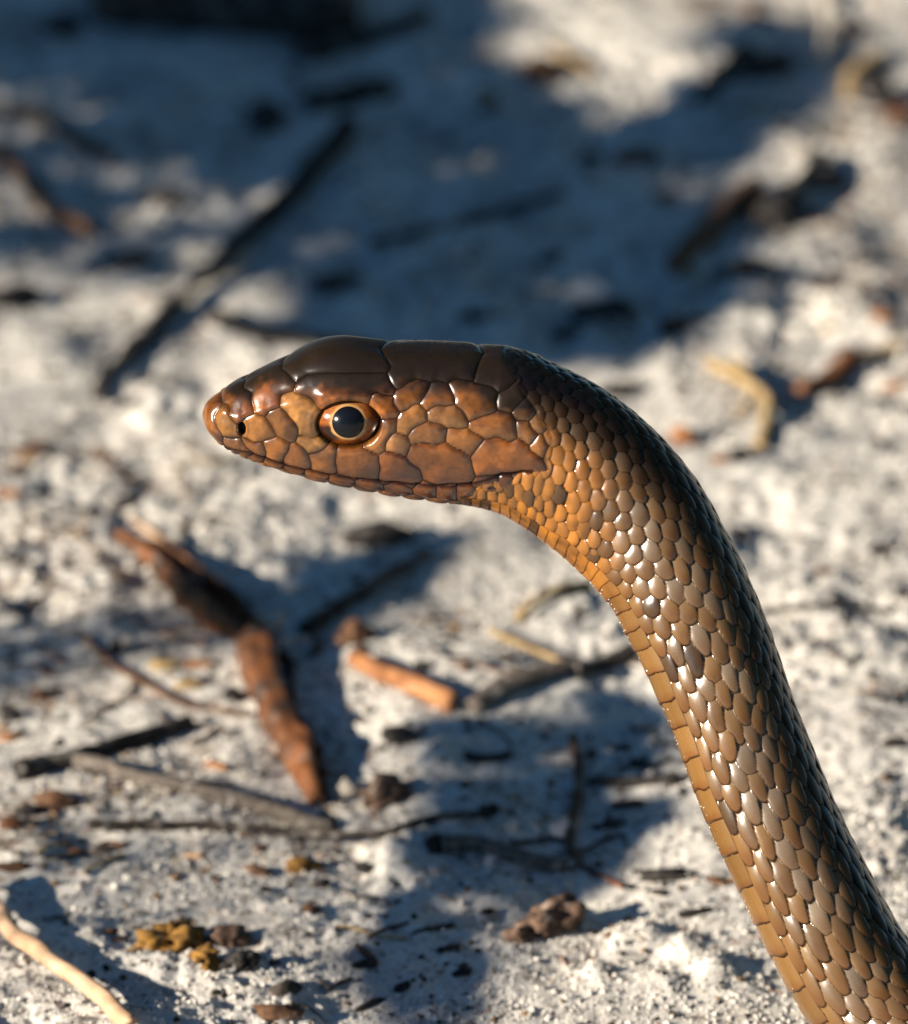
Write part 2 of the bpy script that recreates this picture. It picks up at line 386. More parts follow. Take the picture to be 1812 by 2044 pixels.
# --- head plates
def c1(x, y): return ((480 + x / 3.02) * .7982, (800 + y / 3.02) * .7982)
def c2(x, y): return ((950 + x / 2.5886) * .7982, (800 + y / 2.5886) * .7982)
PL = [  # seeds traced on the flank: (function, points), lit colour
 (c1, [(125, 690), (140, 790), (170, 650), (190, 880), (250, 960)], (168, 98, 34)),
 (c1, [(290, 560), (370, 600), (330, 490), (350, 690), (420, 680)], (190, 110, 50)),
 (c1, [(470, 470), (560, 560), (640, 480), (560, 400), (720, 480), (520, 640), (610, 620)], (190, 104, 44)),
 (c1, [(250, 790), (290, 850), (240, 720)], (196, 140, 80)),
 (c1, [(500, 810), (550, 850), (470, 880), (470, 770)], (200, 138, 82)),
 (c1, [(690, 800), (740, 840), (650, 730)], (172, 112, 64)),
 (c1, [(800, 680), (860, 760), (830, 630), (880, 850), (740, 620)], (222, 166, 116)),
 (c1, [(930, 960), (880, 910)], (196, 150, 110)),
 (c1, [(860, 510)] + [(x_, 490) for x_ in range(920, 1480, 40)] + [(1000, 550), (1300, 550), (1450, 540)], (196, 110, 60)),
 (c1, [(800, 400)] + [(x_, 330) for x_ in range(800, 1480, 40)], (120, 84, 62)),
 (c1, [(1520, 300), (1600, 400), (1700, 300), (1560, 440)], (130, 86, 56)), 'c',
 (c2, [(150, 330), (300, 320), (450, 330), (300, 250), (550, 330), (150, 230), (450, 220)], (130, 86, 56)),
 (c1, [(1450, 620), (1490, 700), (1420, 590)], (196, 114, 44)),
 (c1, [(1500, 800), (1450, 870), (1400, 925)], (164, 108, 70)),
 (c2, [(190, 650), (240, 610), (150, 690)], (220, 156, 96)),
 (c2, [(120, 790), (90, 790)], (176, 130, 110)),
 (c1, [(290, 930), (360, 960), (400, 985)], (172, 112, 74)),
 (c1, [(440, 950), (505, 970)], (170, 108, 70)),
 (c1, [(600, 960), (640, 1020), (670, 970)], (178, 112, 58)),
 (c1, [(790, 1000), (830, 1060), (760, 1050)], (170, 104, 62)),
 (c1, [(960, 1040), (1030, 1030), (1000, 1100)], (176, 112, 66)),
 (c1, [(1150, 1050), (1250, 1080), (1330, 1060), (1200, 1130), (1350, 1140)], (172, 104, 54)),
 (c1, [(1500, 1070), (1550, 1150), (1480, 1170), (1620, 1200)], (186, 106, 46)),
 (c2, [(270, 840), (330, 880), (400, 950), (480, 900), (530, 980), (380, 1010), (420, 850)], (196, 114, 46)),
 (c2, [(680, 850), (780, 830), (900, 830), (680, 950), (980, 900), (850, 910)], (180, 104, 46)),
 (c2, [(440, 620), (370, 600), (510, 650)], (150, 112, 88)),
 (c2, [(310, 740), (380, 740), (250, 750)], (190, 130, 90)),
 (c2, [(530, 760), (480, 760), (590, 790)], (186, 122, 72)),
 (c2, [(700, 690), (800, 680), (640, 680), (830, 730)], (160, 104, 66)),
 (c2, [(560, 520), (660, 560), (520, 450), (610, 600), (690, 480)], (156, 98, 48)),
 (c2, [(370, 510), (320, 530), (420, 500)], (160, 100, 54)),
 (c2, [(210, 470), (250, 480), (150, 530)], (170, 106, 44)),
 (c2, [(940, 600), (960, 560)], (128, 96, 82)),
 (c2, [(1050, 650), (1020, 680)], (150, 116, 98)),
 (c2, [(1100, 770), (1130, 740)], (196, 140, 96)),
 (c2, [(1120, 860), (1140, 850)], (196, 140, 84)),
 (c2, [(930, 710), (960, 750)], (130, 92, 72)),
 (c2, [(720, 390), (780, 410), (690, 360)], (110, 84, 70)),
 (c2, [(880, 490), (830, 510)], (120, 82, 62)),
 (c2, [(1040, 800), (1030, 830)], (150, 100, 60)),
] + [(c1, [pt], (158, 90, 38)) for pt in [(330, 1005), (480, 1055), (600, 1095), (770, 1150), (940, 1185), (1130, 1225), (1340, 1255), (1560, 1275), (1770, 1290)]] \
  + [(c2, [pt], (170, 104, 44)) for pt in [(430, 1120), (560, 1130), (700, 1120), (690, 1060), (820, 1080), (930, 1060)]]
hn = int(np.searchsorted(CEN[:, 0], 1215)) + 1               # stations that may belong to the head
sel = front[:hn] & ~half[None, :]
hv = np.argwhere(sel); hpx = np.stack([FX[:hn][sel], FY[:hn][sel]], 1); hp3 = W[:hn][sel]
Lat = np.zeros((hn, 3)); 
seeds, pid, pcol = [], [], []
k = -1; joinnext = False
for item in PL:
    if item == 'c': joinnext = True; continue
    fn_, pts, colr = item
    if not joinnext: k += 1; pcol.append(colr)
    joinnext = False
    for pt in pts:
        f = np.array(fn_(*pt)); dd = ((hpx - f) ** 2).sum(1); seeds.append(hp3[dd.argmin()]); pid.append(k)
# chin shields under the jaw
for i_ in range(40, hn, 26):
    for dg in (150, 170):
        k += 1; pcol.append((196, 128, 60)); seeds.append(W[i_, int(dg / 360 * NTH)]); pid.append(k)
seeds = np.array(seeds) * 1000; pid = np.array(pid); pcol = 0.58 * np.array(pcol, float) + 0.42 * np.array((188, 118, 52.0))
# near-flank position for both flanks
Wn = W[:hn].copy(); Wn[:, half] = W[:hn][:, mir[half]]
Q = Wn.reshape(-1, 3) * 1000
Q = Q + 0.035 * np.stack([noise(Q[:, 0] * .9, Q[:, 1] * .9, Q[:, 2] * .9, seed=s_) for s_ in (61, 62, 63)], 1)
npl = k + 1; D = np.zeros((len(Q), npl), np.float32); TAU = 0.25                        # soft minimum: rounded, even plate borders
for s_, i_ in zip(seeds, pid): D[:, i_] += np.exp(-np.linalg.norm(Q - s_, axis=1) / TAU)
D = -TAU * np.log(D + 1e-30)
o2 = np.argpartition(D, 1, axis=1)[:, :2]; d2 = np.take_along_axis(D, o2, 1); sw = d2[:, 0] > d2[:, 1]
o2[sw] = o2[sw][:, ::-1]; d2[sw] = d2[sw][:, ::-1]
edge = ((d2[:, 1] - d2[:, 0]) / 2).reshape(hn, NTH); own = o2[:, 0].reshape(hn, NTH)
HZ = [(380, 640), (968, 640), (1012, 720), (1050, 790), (1078, 830), (1096, 870), (1092, 935), (1010, 960), (930, 990), (885, 1040), (380, 1040)]
hzn = noise(W[:hn, :, 0] * 600, W[:hn, :, 1] * 600, W[:hn, :, 2] * 600, seed=77); hzn[:, half] = hzn[:, mir[half]]
hz = in_poly(FXs[:hn] + 16 * hzn, FYs[:hn] + 9 * hzn, HZ)
hz |= (DEG[:hn] > 128) & (FXs[:hn] < 900)
fxh, fyh = FXs[:hn], FYs[:hn]
ph = 0.12e-3 * (1 - np.exp(-edge / 0.16)) + 0.28e-3 * (1 - np.exp(-edge / 0.7)) - 0.03e-3
pc = lin(pcol)[own] * 0.34 * np.array([0.84, 0.82, 0.55])
pr1 = _h(own, own * 0, own * 0, 71)
cenx = np.array([seeds[pid == i_].mean(0) for i_ in range(npl)])
rearw = sstep(-0.4, 1.5, (Q.reshape(hn, NTH, 3)[..., 0] - cenx[own][..., 0]) + 0.4 * (cenx[own][..., 2] - Q.reshape(hn, NTH, 3)[..., 2]))
pc = pc * (1.12 - 0.50 * rearw)[..., None] * np.where((own == 6) | (own == 7) | (own == 14), 1.45, 1.0)[..., None]
pc = pc * (1 + 0.24 * pr1)[..., None]
mott = noise(W[:hn, :, 0] * 500, W[:hn, :, 1] * 500, W[:hn, :, 2] * 500, seed=72) + 0.6 * noise(W[:hn, :, 0] * 1300, W[:hn, :, 1] * 1300, W[:hn, :, 2] * 1300, seed=73)
blot = noise(W[:hn, :, 0] * 430, W[:hn, :, 1] * 430, W[:hn, :, 2] * 430, seed=74)
pc = pc * (1 + 0.24 * mott)[..., None] * (1 - 0.5 * sstep(0.15, 0.6, blot + 0.3 * mott))[..., None]
# rear part of every plate carries more dark pigment
spk = noise(W[:hn, :, 0] * 2600, W[:hn, :, 1] * 2600, W[:hn, :, 2] * 2600, seed=75)
pc = pc * (1 - 0.34 * (1 - sstep(0.05, 0.6, edge + 0.15 * mott)))[..., None] * (1 + 0.22 * spk)[..., None] * 1.15
lipz = sstep(895, 975, fyh) * sstep(500, 760, fxh); pc = pc * (1 - 0.45 * lipz)[..., None] * (1 - lipz[..., None] * np.array([0.0, 0.12, 0.25]))  # lower face darkened: shade painted into the lip plates
# dark crown: brown pigment and top shade painted as one above a flank line
DL = np.array([c1(60, 600), c1(220, 585), c1(330, 640), c1(455, 672), c1(480, 545), c1(680, 530), c1(820, 570), c1(1000, 565), c1(1380, 575), c1(1480, 520), c1(1812, 520), c2(300, 440), c2(600, 500),
               c2(760, 600), c2(880, 640), c2(1000, 600), c2(1120, 600), c2(1300, 700)])
dl = np.interp(fxh, DL[:, 0], DL[:, 1])
crown = sstep(26, -26, (fyh - dl) + 14 * mott)
crown = np.where(DEG[:hn] > 100, 0, crown)
ccol = A(54, 41, 27, .34) * (1 + 0.18 * mott + 0.15 * pr1)[..., None]
pc = pc * (1 - crown[..., None]) + ccol * crown[..., None]
pc = pc * (1 - 0.8 * (1 - sstep(0.02, 0.09, edge)))[..., None]
# mouth line
ML = np.array([(436, 884), (443, 892), (489, 901), (531, 915), (573, 929), (621, 940), (674, 950), (753, 960), (845, 968), (900, 972), (950, 964), (1000, 948), (1062, 940)], float)
mq = np.linspace(0, len(ML) - 1, 400); MLf = np.stack([np.interp(mq, range(len(ML)), ML[:, a]) for a in (0, 1)], 1)
msel = (fxh > 425) & (fxh < 1075) & (fyh > 870) & (DEG[:hn] < 150)
ml = np.full((hn, NTH), 99.0); pts = np.stack([fxh[msel], fyh[msel]], 1)
ml[msel] = np.sqrt(((pts[:, None] - MLf[None]) ** 2).sum(-1)).min(1)
ph = ph - 0.24e-3 * np.exp(-(ml / 3.4) ** 2); pc = pc * (1 - 0.75 * np.exp(-(ml / 3.6) ** 2))[..., None]
# nostril
NX, NY = c1(383, 822)
nd = np.sqrt(((fxh - NX) / 8.5) ** 2 + ((fyh - NY) / 14) ** 2)
nd = np.where(DEG[:hn] < 140, nd, 9)
ph = ph - 1.3e-3 * (1 - sstep(0.6, 1.05, nd)) + 0.10e-3 * np.exp(-((nd - 1.35) / .3) ** 2)
pc = pc * (1 - 0.93 * (1 - sstep(0.75, 1.12, nd)))[..., None]
# brow ridge and eye socket
EX, EY = c1(1187, 790)
ex = (fxh - EX); ey = (fyh - EY)
ed = np.sqrt((ex / 69) ** 2 + (ey / 50) ** 2); ed = np.where(DEG[:hn] < 140, ed, 9)
ph = ph + 0.45e-3 * np.exp(-((ey + 58) / 12) ** 2) * sstep(80, 50, np.abs(ex - 5))      # brow shelf
ph = ph + 0.12e-3 * np.exp(-((ed - 1.13) / .10) ** 2)                                     # rim of small scales
ph = ph - 2.2e-3 * (1 - sstep(0.80, 0.99, ed))
pc = pc * (1 + 0.3 * np.exp(-((ed - 1.15) / .07) ** 2))[..., None] * (1 - 0.85 * (1 - sstep(0.90, 0.98, ed)))[..., None]
# canthal ridge from nostril to eye
CL = np.array([c1(250, 690), c1(330, 745), c1(480, 710), c1(650, 660), c1(800, 630), c1(960, 610)])
cy_ = np.interp(fxh, CL[:, 0], CL[:, 1]); ph = ph + 0.30e-3 * np.exp(-((fyh - cy_) / 11) ** 2) * sstep(432, 460, fxh) * sstep(640, 600, fxh) * (DEG[:hn] < 130)
blend = hz
bf_ = hz.astype(float)
for _ in range(40): bf_ = (bf_ + np.roll(bf_, 1, 1) + np.roll(bf_, -1, 1) + np.vstack([bf_[:1], bf_[:-1]]) + np.vstack([bf_[1:], bf_[-1:]])) / 5
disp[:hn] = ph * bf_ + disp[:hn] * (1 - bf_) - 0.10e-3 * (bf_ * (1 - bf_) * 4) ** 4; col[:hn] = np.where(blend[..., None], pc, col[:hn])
# throat and nape just behind the jaw are more orange and speckled
fz = sstep(1290, 1150, FXs) * (FXs < 5000) * sstep(640, 900, FYs - 0.32 * (FXs - 1000)); fz = np.where(np.pad(hz, ((0, NS - hn), (0, 0))), 0, fz)
sp_ = noise(W[..., 0] * 900, W[..., 1] * 900, W[..., 2] * 900, seed=81)
orange = A(206, 132, 40, .36) * (1 + 0.35 * sp_ + 0.25 * r1)[..., None] * (1 - 0.8 * sstep(0.62, 0.7, r2 + 0.15 * sp_))[..., None]
fzz = (fz * sstep(40, 75, DEG))[..., None] * 0.85
col = col * (1 - fzz) + orange * (1 - 0.5 * seam) * fzz
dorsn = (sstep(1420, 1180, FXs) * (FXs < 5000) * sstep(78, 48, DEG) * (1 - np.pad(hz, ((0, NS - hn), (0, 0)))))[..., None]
col = col * (1 - 0.45 * dorsn)  # nape back darkened further, its shade painted over the brown
col = np.clip(col, 0.003, 0.9)
WD = W + NRM * disp[..., None]
WD[0] = W[0].mean(0)
V = WD.reshape(-1, 3); F = grid_faces(NS, NTH, True)
tipc = len(V); V = np.vstack([V, W[-1].mean(0) + tang[-1] * 0.001])
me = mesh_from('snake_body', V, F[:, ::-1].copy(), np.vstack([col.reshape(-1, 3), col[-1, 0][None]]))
spf = (1 - 0.85 * seam[..., 0]) * (1 - 0.72 * sstep(80, 35, DEG)); spf[:hn] = np.where(hz, (0.12 + 0.88 * sstep(0.03, 0.13, edge)) * (1 - 0.6 * crown) * (1 - 0.8 * np.exp(-(ml / 3.6) ** 2)), spf[:hn])
ga = me.attributes.new('Spec', 'FLOAT', 'POINT'); ga.data.foreach_set('value', np.r_[spf.ravel(), 0.5].astype(np.float32))
gl = 0.45 + 0.5 * r3 + 0.5 * sstep(80, 35, DEG) - 0.25 * (np.exp(-((AX - 54) / 9) ** 2))[:, None]; gl[:hn] = np.where(hz, 0.3 + 0.3 * pr1 + 0.8 * crown, gl[:hn])
ga = me.attributes.new('Dull', 'FLOAT', 'POINT'); ga.data.foreach_set('value', np.r_[gl.ravel(), 0.5].astype(np.float32))

m, t, p = base_mat('snake_skin', 0.36, 1.0)
at = t.nodes.new('ShaderNodeAttribute'); at.attribute_name = 'Col'; t.links.new(at.outputs['Color'], p.inputs['Base Color'])
tc = t.nodes.new('ShaderNodeTexCoord'); n_ = t.nodes.new('ShaderNodeTexNoise'); n_.inputs['Scale'].default_value = 2600; n_.inputs['Detail'].default_value = 3
t.links.new(tc.outputs['Object'], n_.inputs['Vector'])
rr = t.nodes.new('ShaderNodeMapRange'); rr.inputs[3].default_value = 0.10; rr.inputs[4].default_value = 0.32; rr.clamp = False
sa_ = t.nodes.new('ShaderNodeAttribute'); sa_.attribute_name = 'Spec'; t.links.new(sa_.outputs['Fac'], p.inputs['Specular IOR Level'])
du = t.nodes.new('ShaderNodeAttribute'); du.attribute_name = 'Dull'; av = t.nodes.new('ShaderNodeMath'); av.operation = 'MULTIPLY_ADD'; av.inputs[1].default_value = 0.55; 
n3 = t.nodes.new('ShaderNodeMath'); n3.operation = 'MULTIPLY'; n3.inputs[1].default_value = 0.55; t.links.new(n_.outputs['Fac'], n3.inputs[0])
t.links.new(du.outputs['Fac'], av.inputs[0]); t.links.new(n3.outputs[0], av.inputs[2]); t.links.new(av.outputs[0], rr.inputs[0]); t.links.new(rr.outputs[0], p.inputs['Roughness'])
b = t.nodes.new('ShaderNodeBump'); b.inputs['Strength'].default_value = 0.12; b.inputs['Distance'].default_value = 0.00005
t.links.new(n_.outputs['Fac'], b.inputs['Height']); t.links.new(b.outputs[0], p.inputs['Normal'])
M['skin'] = m
snake = obj('snake', None, None, label='slender brown snake with raised head, orange-ringed eye and glossy tan scales', cat='snake')
obj('body', me, M['skin'], snake)

# --- eyes
m, t, p = base_mat('iris', 0.12, 0.5); at = t.nodes.new('ShaderNodeAttribute'); at.attribute_name = 'Col'
t.links.new(at.outputs['Color'], p.inputs['Base Color']); p.inputs['Roughness'].default_value = 0.16; M['iris'] = m
m, t, p = base_mat('pupil', 0.2, 0.28); p.inputs['Base Color'].default_value = (0.004, 0.005, 0.008, 1); M['pupil'] = m
i_eye = int(np.argmin(np.abs(CEN[:, 0] - EX)))
lat_near = (-FWD * math.cos(fr[i_eye]) - UP * -1 * 0) ; 
e_up = (RIGHT * 0 + UP); r_ = fr[i_eye]
lat_near = -FWD * math.cos(r_) - UP * math.sin(r_); dors = UP * math.cos(r_) - FWD * math.sin(r_)
# surface depth at the eye
dd = ((hpx - np.array([EX, EY])) ** 2).sum(1); z_eye = P3[:hn][sel][dd.argmin(), 2]
midz = 0.0
def eyeball(side):
    # local axes: a along the head, b up, n outward
    n_out = -FWD * 0.95 - UP * 0.22; n_out /= np.linalg.norm(n_out)
    a_ax = RIGHT; b_ax = np.cross(n_out, a_ax); b_ax /= np.linalg.norm(b_ax)
    if b_ax.dot(UP) < 0: b_ax = -b_ax
    cen = focus_pt(EX, EY, (z_eye + 11) * K) - n_out * 60 * K
    nu, nv = 60, 96
    al = np.linspace(0, math.radians(115), nu); be = np.linspace(0, 2 * np.pi, nv, endpoint=False)
    AL, BE = np.meshgrid(al, be, indexing='ij')
    px = 75 * np.sin(AL) * np.cos(BE); py = 56 * np.sin(AL) * np.sin(BE); pz = 60 * np.cos(AL)
    V = cen + (px * K)[..., None] * a_ax + (py * K)[..., None] * b_ax + (pz * K)[..., None] * n_out
    # iris pattern round the pupil
    x0, y0 = px - (-1.0), py - 2.0
    rr_ = np.hypot(x0, y0); an = np.degrees(np.arctan2(y0, x0))
    nse = noise(px * .12, py * .12, seed=91) + 0.5 * noise(px * .4, py * .4, seed=92)
    org = A(214, 118, 44, .30) * (1 + 0.25 * nse + 0.2 * noise(an * .35, rr_ * .15, seed=95))[..., None]; peach = A(240, 160, 100, .34); dark = A(58, 30, 16, .4); gold = A(255, 200, 130, .38)
    C = np.repeat(org.reshape(-1, 3), 1, 0).reshape(nu, nv, 3)
    tp = (sstep(20, 75, an) * sstep(170, 120, an) * sstep(34, 44, rr_))[..., None]; C = C * (1 - tp) + peach * tp
    dl_ = np.maximum(sstep(150, 175, np.abs(an)) * sstep(33, 38, rr_) * 0 , sstep(-178, -165, an) * sstep(-100, -135, an) * sstep(33, 40, rr_))
    dr_ = 0.75 * sstep(60, 30, np.abs(an - 2)) * sstep(47, 56, rr_ + 4 * nse)
    db_ = sstep(60, 25, np.abs(an + 75)) * sstep(40, 48, rr_ + 5 * nse) * 0.55
    dd_ = np.clip(np.maximum(np.maximum(dl_, dr_), db_), 0, 1)[..., None]; C = C * (1 - dd_) + dark * dd_
    ring = (sstep(38.5, 35, rr_ + 1.5 * nse))[..., None]; C = C * (1 - ring) + gold * ring
    rim = sstep(65, 72, np.hypot(px, py * 75 / 56))[..., None]; C = C * (1 - rim) + dark * 0.6 * rim
    Vp = []
    al2 = np.linspace(0, 1, 14)
    for a2 in al2:
        for b2 in be:
            rx = -1.0 + 32 * a2 * math.cos(b2); ry = 2.0 + 32 * a2 * math.sin(b2)
            s2 = (rx / 75) ** 2 + (ry / 56) ** 2; zz = 60 * math.sqrt(max(1 - s2, 0)) + math.sqrt(46 ** 2 - (32 * a2) ** 2) - math.sqrt(46 ** 2 - 32 ** 2) - (60 - math.sqrt(60 ** 2 - 28.0 ** 2)) * (1 - a2 * a2) + 0.3
            Vp.append(cen + a_ax * rx * K + b_ax * ry * K + n_out * zz * K)
    Vp = np.array(Vp)
    if side < 0:                                             # mirror through the head's mid plane
        mp = focus_pt(*CEN[i_eye]); 
        V = V - 2 * ((V - mp) @ lat_near)[..., None] * lat_near; Vp = Vp - 2 * ((Vp - mp) @ lat_near)[..., None] * lat_near
    e_ = obj('eye', mesh_from('eyeball', V.reshape(-1, 3), grid_faces(nu, nv, True), C.reshape(-1, 3)), M['iris'], snake, label='orange iris with a pale gold ring round the pupil')
    obj('pupil', mesh_from('pupil', Vp, grid_faces(14, nv, True)), M['pupil'], e_)
eyeball(1); eyeball(-1)

# --- grains of sand stuck along the belly edge
OCT = np.array([(1, 0, 0), (-1, 0, 0), (0, 1, 0), (0, -1, 0), (0, 0, 1), (0, 0, -1)], float)
OCF = np.array([(0, 2, 4), (2, 1, 4), (1, 3, 4), (3, 0, 4), (2, 0, 5), (1, 2, 5), (3, 1, 5), (0, 3, 5)])
def grains(P, r):
    n = len(P); j = rng.uniform(0.6, 1.4, (n, 6, 1)); a = rng.uniform(0, 6.28, n); ca, sa = np.cos(a), np.sin(a)
    o = OCT[None] * j; x = o[..., 0] * ca[:, None] - o[..., 1] * sa[:, None]; y = o[..., 0] * sa[:, None] + o[..., 1] * ca[:, None]
    o = np.stack([x, y, o[..., 2] * 0.8], -1)
    V = (P[:, None] + o * r[:, None, None]).reshape(-1, 3); F = (OCF[None] + (np.arange(n) * 6)[:, None, None]).reshape(-1, 3)
    return V, F
ii = rng.integers(int(N1 * 0.42), N1, 90); jj = (rng.normal(163, 7, 90) / 360 * NTH).astype(int)
V, F = grains(WD[ii, jj], rng.uniform(0.05e-3, 0.13e-3, 90))
m, t, p = base_mat('quartz_grain', 0.3, 0.5); p.inputs['Base Color'].default_value = (0.62, 0.6, 0.56, 1); M['quartz'] = m
obj('stuck_sand', mesh_from('stuck_sand', V, F, smooth=False), M['quartz'], snake, kind='stuff')

# ------------------------------------------------------------------ litter on the sand
def ground_pts(path, lift=0.0):
    P = []
    for fx, fy in path:
        g = ground_xy(fx, fy); P.append((g[0], g[1], float(zground(g[0], g[1])) + lift))
    return np.array(P)

def centre(o_mesh_V):
    c = o_mesh_V.mean(0).copy(); c[2] = o_mesh_V[:, 2].min(); return c

def place(name, V, F, mat, label, cat, group=None, smooth=True):
    c = centre(V); me = mesh_from(name, V - c, F, smooth=smooth)
    o = obj(name, me, M[mat], label=label, cat=cat, group=group); o.location = c; return o

def stick(name, path, r, mat, label, lift=None, group=None, cat='stick', rough=0.2, nseg=None, flat=1.0, taper=None, knots=0.0):
    """r in traced units; a tube with uneven girth and broken ends, lying on the sand"""
    u = unit_at(*path[len(path) // 2]); R = r * u
    Pg = ground_pts(path)
    L = np.r_[0, np.cumsum(np.linalg.norm(np.diff(Pg[:, :2], axis=0), axis=1))]
    n = nseg or int(np.clip(L[-1] / (R * 0.6), 10, 90)); s = np.linspace(0, L[-1], n)
    Q = spline(L, Pg, s) if len(Pg) > 2 else np.stack([np.interp(s, L, Pg[:, a]) for a in range(3)], 1)
    zg = zground(Q[:, 0], Q[:, 1]); zs = np.polyval(np.polyfit(s, zg, min(2, len(path) - 1)), s)
    over = np.maximum(zg - zs, 0); zs = zs + 0.5 * over.max()
    Q[:, 2] = zs + R * flat * (0.55 if lift is None else lift)
    seed = int(abs(path[0][0] * 7 + path[0][1])) % 1000
    Q[:, 0] += R * 0.35 * noise(s / R * .22, s * 0, seed=seed); Q[:, 1] += R * 0.35 * noise(s / R * .22, s * 0 + 5, seed=seed)
    T = np.gradient(Q, axis=0); T /= np.linalg.norm(T, axis=1, keepdims=True)
    side = np.cross(T, [0, 0, 1.0]); side /= np.linalg.norm(side, axis=1, keepdims=True); upv = np.cross(side, T)
    m_ = 14; a = np.linspace(0, 2 * np.pi, m_, endpoint=False)
    tp = np.ones(n) if taper is None else np.linspace(taper[0], taper[1], n)
    rad = R * tp[:, None] * (1 + rough * noise(np.cos(a)[None] * 2.2 + 0 * s[:, None], np.sin(a)[None] * 2.2 + 0 * s[:, None], (s / R * .22)[:, None] + 0 * a[None], seed=seed + 1) * 1.6
                             + knots * np.maximum(noise((s / R * .16)[:, None] + 0 * a[None], 0 * s[:, None] + 0 * a[None], seed=seed + 3), 0))
    V = Q[:, None] + side[:, None] * (np.cos(a)[None] * rad)[..., None] + upv[:, None] * (np.sin(a)[None] * rad * flat)[..., None]
    V[0] += T[0] * (R * 0.5 * noise(np.cos(a) * 2, np.sin(a) * 2, seed=seed + 4))[:, None]; V[-1] += T[-1] * (R * 0.6 * noise(np.cos(a) * 2, np.sin(a) * 2, seed=seed + 5))[:, None]
    Vv = V.reshape(-1, 3); F = [tuple(f) for f in grid_faces(n, m_, True)]
    k0 = len(Vv); Vv = np.vstack([Vv, V[0].mean(0) - T[0] * R * .15, V[-1].mean(0) + T[-1] * R * .15])
    for j in range(m_):
        F.append((k0, (j + 1) % m_, j)); F.append((k0 + 1, (n - 1) * m_ + j, (n - 1) * m_ + (j + 1) % m_))
    return place(name, Vv, F, mat, label, cat, group)

def ico(sub):
    import bmesh
    bm = bmesh.new(); bmesh.ops.create_icosphere(bm, subdivisions=sub, radius=1.0)
    V = np.array([v.co[:] for v in bm.verts]); F = np.array([[v.index for v in f.verts] for f in bm.faces]); bm.free(); return V, F
ICO3, ICO2 = ico(4), ico(2)

def lump(name, fx, fy, rx, ry, rz, mat, label, cat, rot=0.0, rough=0.3, sink=0.35, group=None, hi=True, freq=1.6):
    """rx along, ry across, rz high, traced units; an uneven stone, clod or bark chunk half bedded in the sand"""
    u = unit_at(fx, fy); V, F = ICO3 if hi else ICO2
    seed = int(fx * 3 + fy * 11) % 5000
    d = 1 + rough * noise(V[:, 0] * freq + 3, V[:, 1] * freq, V[:, 2] * freq, seed=seed) + rough * 0.5 * noise(V[:, 0] * freq * 2.6, V[:, 1] * freq * 2.6, V[:, 2] * freq * 2.6, seed=seed + 1) \
        + rough * 0.25 * noise(V[:, 0] * freq * 6, V[:, 1] * freq * 6, V[:, 2] * freq * 6, seed=seed + 2)
    P = V * d[:, None] * np.array([rx, ry, rz]) * u
    ca, sa = math.cos(rot), math.sin(rot); P = np.stack([P[:, 0] * ca - P[:, 1] * sa, P[:, 0] * sa + P[:, 1] * ca, P[:, 2]], 1)
    g = ground_xy(fx, fy); P += np.array([g[0], g[1], float(zground(g[0], g[1])) + rz * u * (1 - 2 * sink)])
    return place(name, P, F, mat, label, cat, group)

def curl(name, path, widths, arc, face, mat, label, cat, thick=2.2, lift=0.0, heights=None):
    """a dry curled strip of bark or leaf: an arc-shaped sheet with real thickness along a path; face = way the open side turns (deg, 0 = up)"""
    Pg = ground_pts(path); u = unit_at(*path[len(path) // 2])
    L = np.r_[0, np.cumsum(np.linalg.norm(np.diff(Pg[:, :2], axis=0), axis=1))]; n = 60; s = np.linspace(0, L[-1], n)
    Q = spline(L, Pg, s); wd = np.interp(s, L, widths) * u
    zs = np.polyval(np.polyfit(s, zground(Q[:, 0], Q[:, 1]), 1), s)
    hh = np.zeros(n) if heights is None else np.interp(s, L, heights) * u
    Q[:, 2] = zs + wd * 0.75 + hh + lift * u
    T = np.gradient(Q, axis=0); T /= np.linalg.norm(T, axis=1, keepdims=True)
    side = np.cross(T, [0, 0, 1.0]); side /= np.linalg.norm(side, axis=1, keepdims=True); upv = np.cross(side, T)
    m_ = 36; a = np.radians(np.linspace(-arc / 2, arc / 2, m_) - 90 + face)
    seed = int(path[0][0]) + 17
    wv = 1 + 0.20 * noise((s / u / 30)[:, None] + 0 * a[None], a[None] * 1.3 + 0 * s[:, None], seed=seed) + 0.03 * noise((s / u / 30)[:, None] + 0 * a[None], a[None] * 4 + 0 * s[:, None], seed=seed + 1)
    R0 = wd[:, None] * wv; R1 = R0 - thick * u
    R1 = np.maximum(R1, R0 * 0.6)
    def surf(R): return Q[:, None] + side[:, None] * (np.cos(a)[None] * R)[..., None] + upv[:, None] * (np.sin(a)[None] * R)[..., None]
    A_, B_ = surf(R0), surf(R1)
    rag = (noise(np.arange(m_) * .35, np.zeros(m_), seed=seed + 5) * 14 * u)
    for X_ in (A_, B_):
        X_[0] += T[0] * rag[:, None]; X_[-1] += T[-1] * rag[::-1, None]
    V = np.concatenate([A_, B_[:, ::-1]], 1)                  # closed loop section
    F = [tuple(f) for f in grid_faces(n, 2 * m_, True)]
    for j in range(m_ - 1):
        F.append((j, j + 1, 2 * m_ - 2 - j, 2 * m_ - 1 - j)); o_ = (n - 1) * 2 * m_
        F.append((o_ + j + 1, o_ + j, o_ + 2 * m_ - 1 - j, o_ + 2 * m_ - 2 - j))
    return place(name, V.reshape(-1, 3), F, mat, label, cat)

